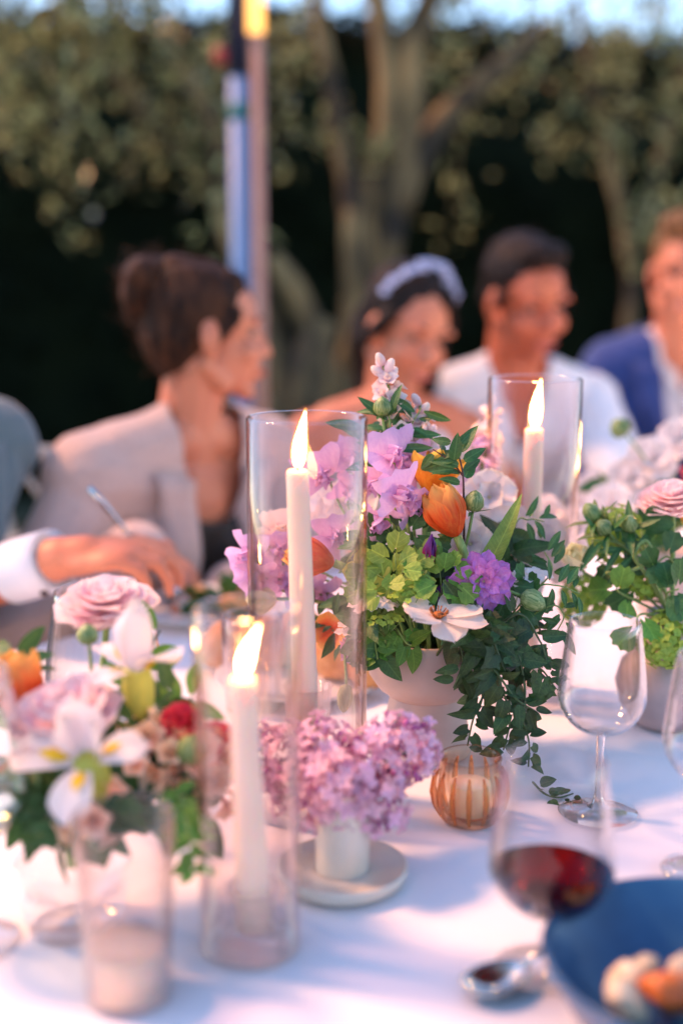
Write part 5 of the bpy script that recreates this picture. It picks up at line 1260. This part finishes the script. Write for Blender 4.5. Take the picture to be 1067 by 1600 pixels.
# ---------------------------------------------------------- lilac
LM = LC + V((0, 0, .07))
for (x, y, zz, n, r, lb) in ((622, 1160, 1.06, 105, .024, 'lilac panicle pointing up toward the pale vase'), (652, 1165, 1.07, 80, .019, 'lilac panicle tip paler and bluer than the rest'), (500, 1176, 1.05, 105, .025, 'lilac panicle rising behind the blurred candle glass'), (430, 1180, 1.06, 100, .025, 'lilac panicle spreading behind the blurred candle'),
                             (368, 1172, 1.07, 60, .019, 'lilac panicle tip out beyond the blurred candle'), (568, 1215, 1.03, 120, .027, 'round lilac panicle in the middle of the bunch'), (590, 1255, 1.02, 90, .022, 'lilac panicle drooping over the cream neck'), (470, 1232, 1.03, 100, .026, 'lilac panicle hanging low by the candle glass'), (540, 1250, 1.01, 80, .020, 'lilac panicle resting on the rim of the cream vase')):
    tip = at(x, y, zz); d = (tip - LM).normalized(); t = plant('lilac', lb, 'lilac', LM, 'lilac panicles in the cream bud vase')
    b = MB(); b.tube(bez(LM, LM + V((0, 0, .02)), tip - d * .03, tip - d * .01), .0016, 7); build(b, 'stem', M['stem_dark'], t)
    c = tip - d * .012
    for k in range(n):
        s = (k + .5) / n; ph = math.acos(1 - 2 * s); a = k * 2.39996; nn = V((math.sin(ph) * math.cos(a), math.sin(ph) * math.sin(a), math.cos(ph)))
        rr = r * (.66 + .48 * rg.random()); p = c + nn * rr + d * (.35 * r * nn.dot(d))
        if k % 4 == 1: put('bud', BUDL, t, zframe(p, nn + jit((0, 0, 0), .4)) @ Matrix.Scale(.7 + .4 * rg.random(), 4))
        else: put('floret', F_LI[k % 3], t, zframe(p, nn + jit((0, 0, 0), .35), rg.random() * 6) @ Matrix.Scale(.85 + .4 * rg.random(), 4))

# ---------------------------------------------------------- mauve bud vase
MM = MC + V((0, 0, .115)); q = lambda x, y, z: at(x, y, z)
ranunc('pink ranunculus in side view above the mauve bud vase', q(1050, 782, 1.33), (-.12, -.25, 1), MM, RAN, 1.35, 'pink ranunculus', flat=18, squash=.62)
posy('ranunculus', 'half opened cream white bud beside the lime viburnum', 'ranunculus', q(906, 886, 1.33), (-.35, -.55, .75), MM, [(CRM, 3, .002, R(8), .2, .98, 0), (CRM, 3, .0015, R(-4), 1.2, .9, .001), (CRM, 3, .001, R(-16), .6, .78, .002)])
bud_thing('flower_bud', 'dark green bud topmost in the mauve vase group', 'bud', q(932, 815, 1.32), (-.5, -.1, .75), MM, .024, .013, BUDG, 'green buds of the mauve vase', LVN)
bud_thing('flower_bud', 'dark green bud below the topmost bud', 'bud', q(950, 833, 1.31), (-.55, -.3, .6), MM, .020, .012, BUDG, 'green buds of the mauve vase', LVN)
bud_thing('flower_bud', 'dark green bud leaning toward the pink ranunculus', 'bud', q(985, 828, 1.31), (-.2, -.4, .5), MM, .022, .012, BUDG, 'green buds of the mauve vase', LVN)
def ball(label, p, r, n, base, fl=F_LM, sc=1.0, name='viburnum', cat='viburnum', grp='lime viburnum heads'):
    t = plant(name, label, cat, base, grp); stem_to(t, base, p, (p - V(base)), .0016)
    for k in range(n):
        s = (k + .5) / n; ph = math.acos(1 - 2 * s); a = k * 2.39996; nn = V((math.sin(ph) * math.cos(a), math.sin(ph) * math.sin(a), math.cos(ph)))
        put('floret', fl[k % len(fl)], t, zframe(p + nn * r * (.85 + .25 * rg.random()), nn, k) @ Matrix.Scale(sc * (.9 + .4 * rg.random()), 4))
ball('lime viburnum ball behind the dark green buds', q(962, 838, 1.36), .026, 110, MM)
ball('lime viburnum low behind the wine glass rim', q(912, 938, 1.40), .022, 90, MM)
ball('lime viburnum ball drooping on the mauve vase neck', q(1040, 1000, 1.30), .024, 100, MM)
ball('lime viburnum ball just above the vase neck', q(1000, 905, 1.33), .017, 60, MM)
for path, m_, n, lb in (([MM, q(985, 910, 1.31), q(970, 880, 1.31)], 'l_mid', 4, 'scalloped leaves right of the cream bud'), ([MM, q(975, 930, 1.30), q(962, 920, 1.30)], 'l_bright', 3, 'bright round leaves over the wine glass'), ([MM, q(1020, 900, 1.30), q(1040, 870, 1.30), q(1060, 890, 1.29)], 'l_mid', 5, 'green leaves under the pink ranunculus'),
                        ([MM, q(1040, 930, 1.29), q(1060, 920, 1.28)], 'l_mid', 5, 'lobed green leaves at the frame edge by the mauve vase'), ([MM, q(1000, 960, 1.29), q(995, 985, 1.285)], 'l_bright', 2, 'round leaves hanging by the mauve neck'), ([MM, q(1010, 870, 1.32), q(1000, 830, 1.32)], 'l_mid', 4, 'upright leaves behind the third green bud')):
    sprig('leafy_spray', lb, 'leaf sprig', path, leaves(m_, .026, .025, 'fan', 4, .2, .2), n, 1.0, None, 'stem', .0012, start=.35)
sprig('leafy_twig', 'narrow leaves arching left from the mauve vase', 'twig', [MM, q(1000, 880, 1.31), q(970, 850, 1.31), q(925, 843, 1.31)], leaves('l_mid', .034, .007, 'lance'), 11, 1.0, None, 'stem', .0016, start=.4)
b = MB(); t = plant('tendril', 'pale looping stem at the centre of the mauve vase group', 'stem', MM); b.tube(spline([MM, q(1010, 900, 1.30), q(990, 868, 1.295), q(1008, 845, 1.295), q(1018, 870, 1.295), q(990, 890, 1.295), q(945, 896, 1.30)], 8), .0020, 8); build(b, 'stem', M['stem'], t)

# ---------------------------------------------------------- arrangement further along the table
c = at(1040, 945, 1.82); c = V((c.x, c.y, tz)); FC = c
t = plant('vase', 'pale vase of mixed flowers before the man in navy', 'vase', c); b = MB(); b.lathe([(0, 0), (.04, 0), (.042, .004), (.035, .03), (.05, .06), (.056, .09), (.053, .092), (.04, .06), (0, .05)], c, 32); build(b, 'vase_body', M['ceramic'], t)
FM = c + V((0, 0, .08))
bud_thing('flower_bud', 'pale round bud on a bent stem before the navy suit', 'bud', at(978, 680, 1.72), (-.55, 0, .6), FM, .028, .020, BUDG)
for (x, y, zz, me, s, lb) in ((1020, 722, 1.75, WHT, 1.3, 'blurred white bloom before the navy suit'), (1060, 690, 1.78, WHT, 1.2, 'blurred blush bloom at the frame edge below the navy suit'), (985, 752, 1.75, WHT, 1.2, 'blurred white bloom low before the navy suit'), (1078, 742, 1.7, variants(1, 'petal', M['p_red'], .022, .02, R(50), R(80), .2, .001), .7, 'blurred crimson bloom beside the pink ranunculus'), (1078, 812, 1.6, TUL2, .5, 'blurred orange bloom under the pink ranunculus'), (930, 770, 1.8, WHT, 1.1, 'blurred cream bloom by the folded white sleeve'), (900, 830, 1.62, WHT, 1.3, 'blurred white bloom above the cream bud'), (955, 795, 1.66, WHT, 1.2, 'blurred white bloom behind the dark green buds')):
    posy('white_flower' if me is WHT else 'flower', lb, 'flower', at(x, y, zz), (-.1, -.8, .5), FM, [(me, 5, .002, R(0), .3, s, 0), (me, 4, .001, R(-30), .8, s * .8, .002)], 'stamen', 'far blurred blooms')
for k, (x, y, lb) in enumerate(((985, 740, 'blurred green leaves before the navy suit'), (1050, 770, 'blurred green leaves under the crimson bloom'), (1000, 790, 'blurred green leaves behind the viburnum ball'), (940, 745, 'blurred greenery reaching toward the folded sleeve'))):
    sprig('leafy_spray', lb, 'leaf sprig', [FM, at((x + 1030) / 2, y + 60, 1.76), at(x, y, 1.75)], leaves('l_mid', .036, .018, 'ovate', 3, .3, .25), 14, 1.1, None, 'stem', .0015, start=.3)

# ---------------------------------------------------------- blurred arrangement at lower left
GM = GC + V((0, 0, .045)); zL = .95
def iris(label, p, d, base, roll, falls, ups, s=1.0):
    t = plant('white_iris', label, 'iris', base, 'white irises with yellow throats')
    for a, tl, sc in ups: ringset(t, p, d, [(IRS, 1, .004, R(tl), a, s * sc, 0)], 'standard', roll)
    for a, tl, sc in falls:
        ringset(t, p, d, [(IRF, 1, .005, R(tl), a, s * sc, 0)], 'fall', roll); ringset(t, p, d, [(IRY, 1, .012, R(tl - 6), a, s * sc, .006)], 'signal', roll)
    b = MB(); dd = V(d).normalized(); b.tube([p - dd * .045, p - dd * .03, p - dd * .01, p + dd * .004], [.006, .0105, .0125, .010], 12); build(b, 'spathe', M['p_ygreen'], t)
    stem_to(t, base, p - dd * .042, d, .0045); return t
iris('tall white iris standing over the coral florets', at(215, 1052, .97), (-.05, -.05, 1), GM, 0, [(PI * .98, -8, .95), (.08, -18, .95), (-1.5, 0, .75)], [(1.6, -4, .95), (-.8, 0, .95), (3.6, 2, .9)], .98)
iris('lower white iris with two yellow signals facing the camera', at(138, 1190, .90), (-.1, -.55, .8), GM, 0, [(PI * 1.02, 6, 1.05), (-1.50, 12, .95), (.35, 0, .8)], [(1.5, 8, 1.0), (2.6, 15, .8), (.6, 12, .8)], .95)
ranunc('pale pink peony like bloom between the two irises', at(108, 1132, .94), (-.15, -.35, .9), GM, PEO, 1.05, None, 'peony', 'peony', 5, 10)
tulip('orange tulip cut by the frame in the blurred arrangement', (30, 1010), (22, 1122), GM, .97, TUL, s=1.02)
ranunc('tall layered pink ranunculus before the wide wine glass', at(165, 945, 1.06), (.0, -.22, 1), GM, RAN, 1.38, 'pink ranunculus', flat=20, squash=.72)
for (x, y, zz, n, lb) in ((235, 1165, .97, 12, 'coral floret head under the tall iris'), (268, 1190, .96, 14, 'coral floret head in the middle of the blurred arrangement'), (215, 1200, .95, 10, 'coral floret head next to the lower iris'), (320, 1185, .98, 14, 'coral floret head against the blurred hurricane'), (335, 1225, .98, 9, 'coral floret head hanging by the blurred hurricane'), (150, 1270, .92, 6, 'faded coral floret head under the lower iris')):
    ball(lb, at(x, y, zz), .015, n, GM, F_CO, 1.0, 'coral_flower', 'coral flower', 'coral floret heads')
posy('red_flower', 'small red bloom beside the blurred hurricane', 'flower', at(284, 1138, .97), (.0, -.7, .6), GM, [(REDP, 5, .001, 0, 0, 1.0, 0), (REDP, 4, 0, R(-25), .5, .8, .002)])
posy('red_flower', 'red petals glowing behind the blurred hurricane wall', 'flower', at(330, 1155, .98), (.2, -.7, .3), GM, [(REDP, 5, .001, 0, 0, .9, 0)])
bud_thing('flower_bud', 'fat green bud beside the small red bloom', 'bud', at(298, 1190, .95), (.05, -.3, .9), GM, .024, .016, BUDG)
bud_thing('flower_bud', 'yellow green bud before the wide wine glass', 'bud', at(140, 1008, 1.02), (-.1, 0, 1), GM, .018, .012, BUDG)
LV = leaves('l_mid', .040, .020, 'ovate', 3, .3, .25); LVD = leaves('l_mid', .038, .020, 'ovate', 3, .3, .25); LVB = leaves('l_bright', .036, .016, 'lance')
for k, (x, y, zz, mes, lb) in enumerate(((60, 1280, .93, LVD, 'dark leaves low at the rim of the clear bowl'), (110, 1310, .92, LVD, 'dark leaves hanging over the clear bowl'), (190, 1300, .93, LVD, 'dark leaves below the lower iris'), (240, 1250, .94, LVD, 'dark leaves behind the tall blurred tumbler rim'), (290, 1250, .95, LV, 'green leaves under the coral heads'), (270, 1080, .99, LV, 'green leaves right of the tall iris'), (230, 1110, .98, LV, 'green leaves behind the tall iris stem'), (100, 1190, .96, LVD, 'dark leaves between the pink and white blooms'),
                                         (20, 1180, .97, LVD, 'dark leaves under the frame cut tulip'), (250, 985, 1.05, LVB, 'thin bright sprig right of the tall pink bloom'), (15, 1005, 1.0, LV, 'broad leaf above the frame cut tulip'), (300, 1090, 1.0, LVB, 'bright leaves seen by the blurred hurricane'), (45, 1250, .94, LV, 'green leaves at the frame edge under the iris'), (330, 1270, .98, LVD, 'grey green leaves behind the blurred hurricane'), (200, 1230, .93, LV, 'green leaves filling the middle of the blurred arrangement'), (150, 1180, .95, LVD, 'dark leaves behind the lower iris'))):
    sprig('leafy_spray', lb, 'leaf sprig', [GM, GM.lerp(at(x, y, zz), .55) + V((0, 0, .02)), at(x, y, zz)], mes, 13, .74, None, 'stem_dark', .0015, start=.35)
sprig('fern_leaf', 'fern like leaf drooping beside the tall blurred tumbler', 'leaf sprig', [GM, at(260, 1235, .94), at(292, 1290, .91), at(305, 1365, .90)], leaves('l_bright', .018, .010, 'ovate'), 18, 1.0, None, 'stem', .0012, start=.4, pet=.001)
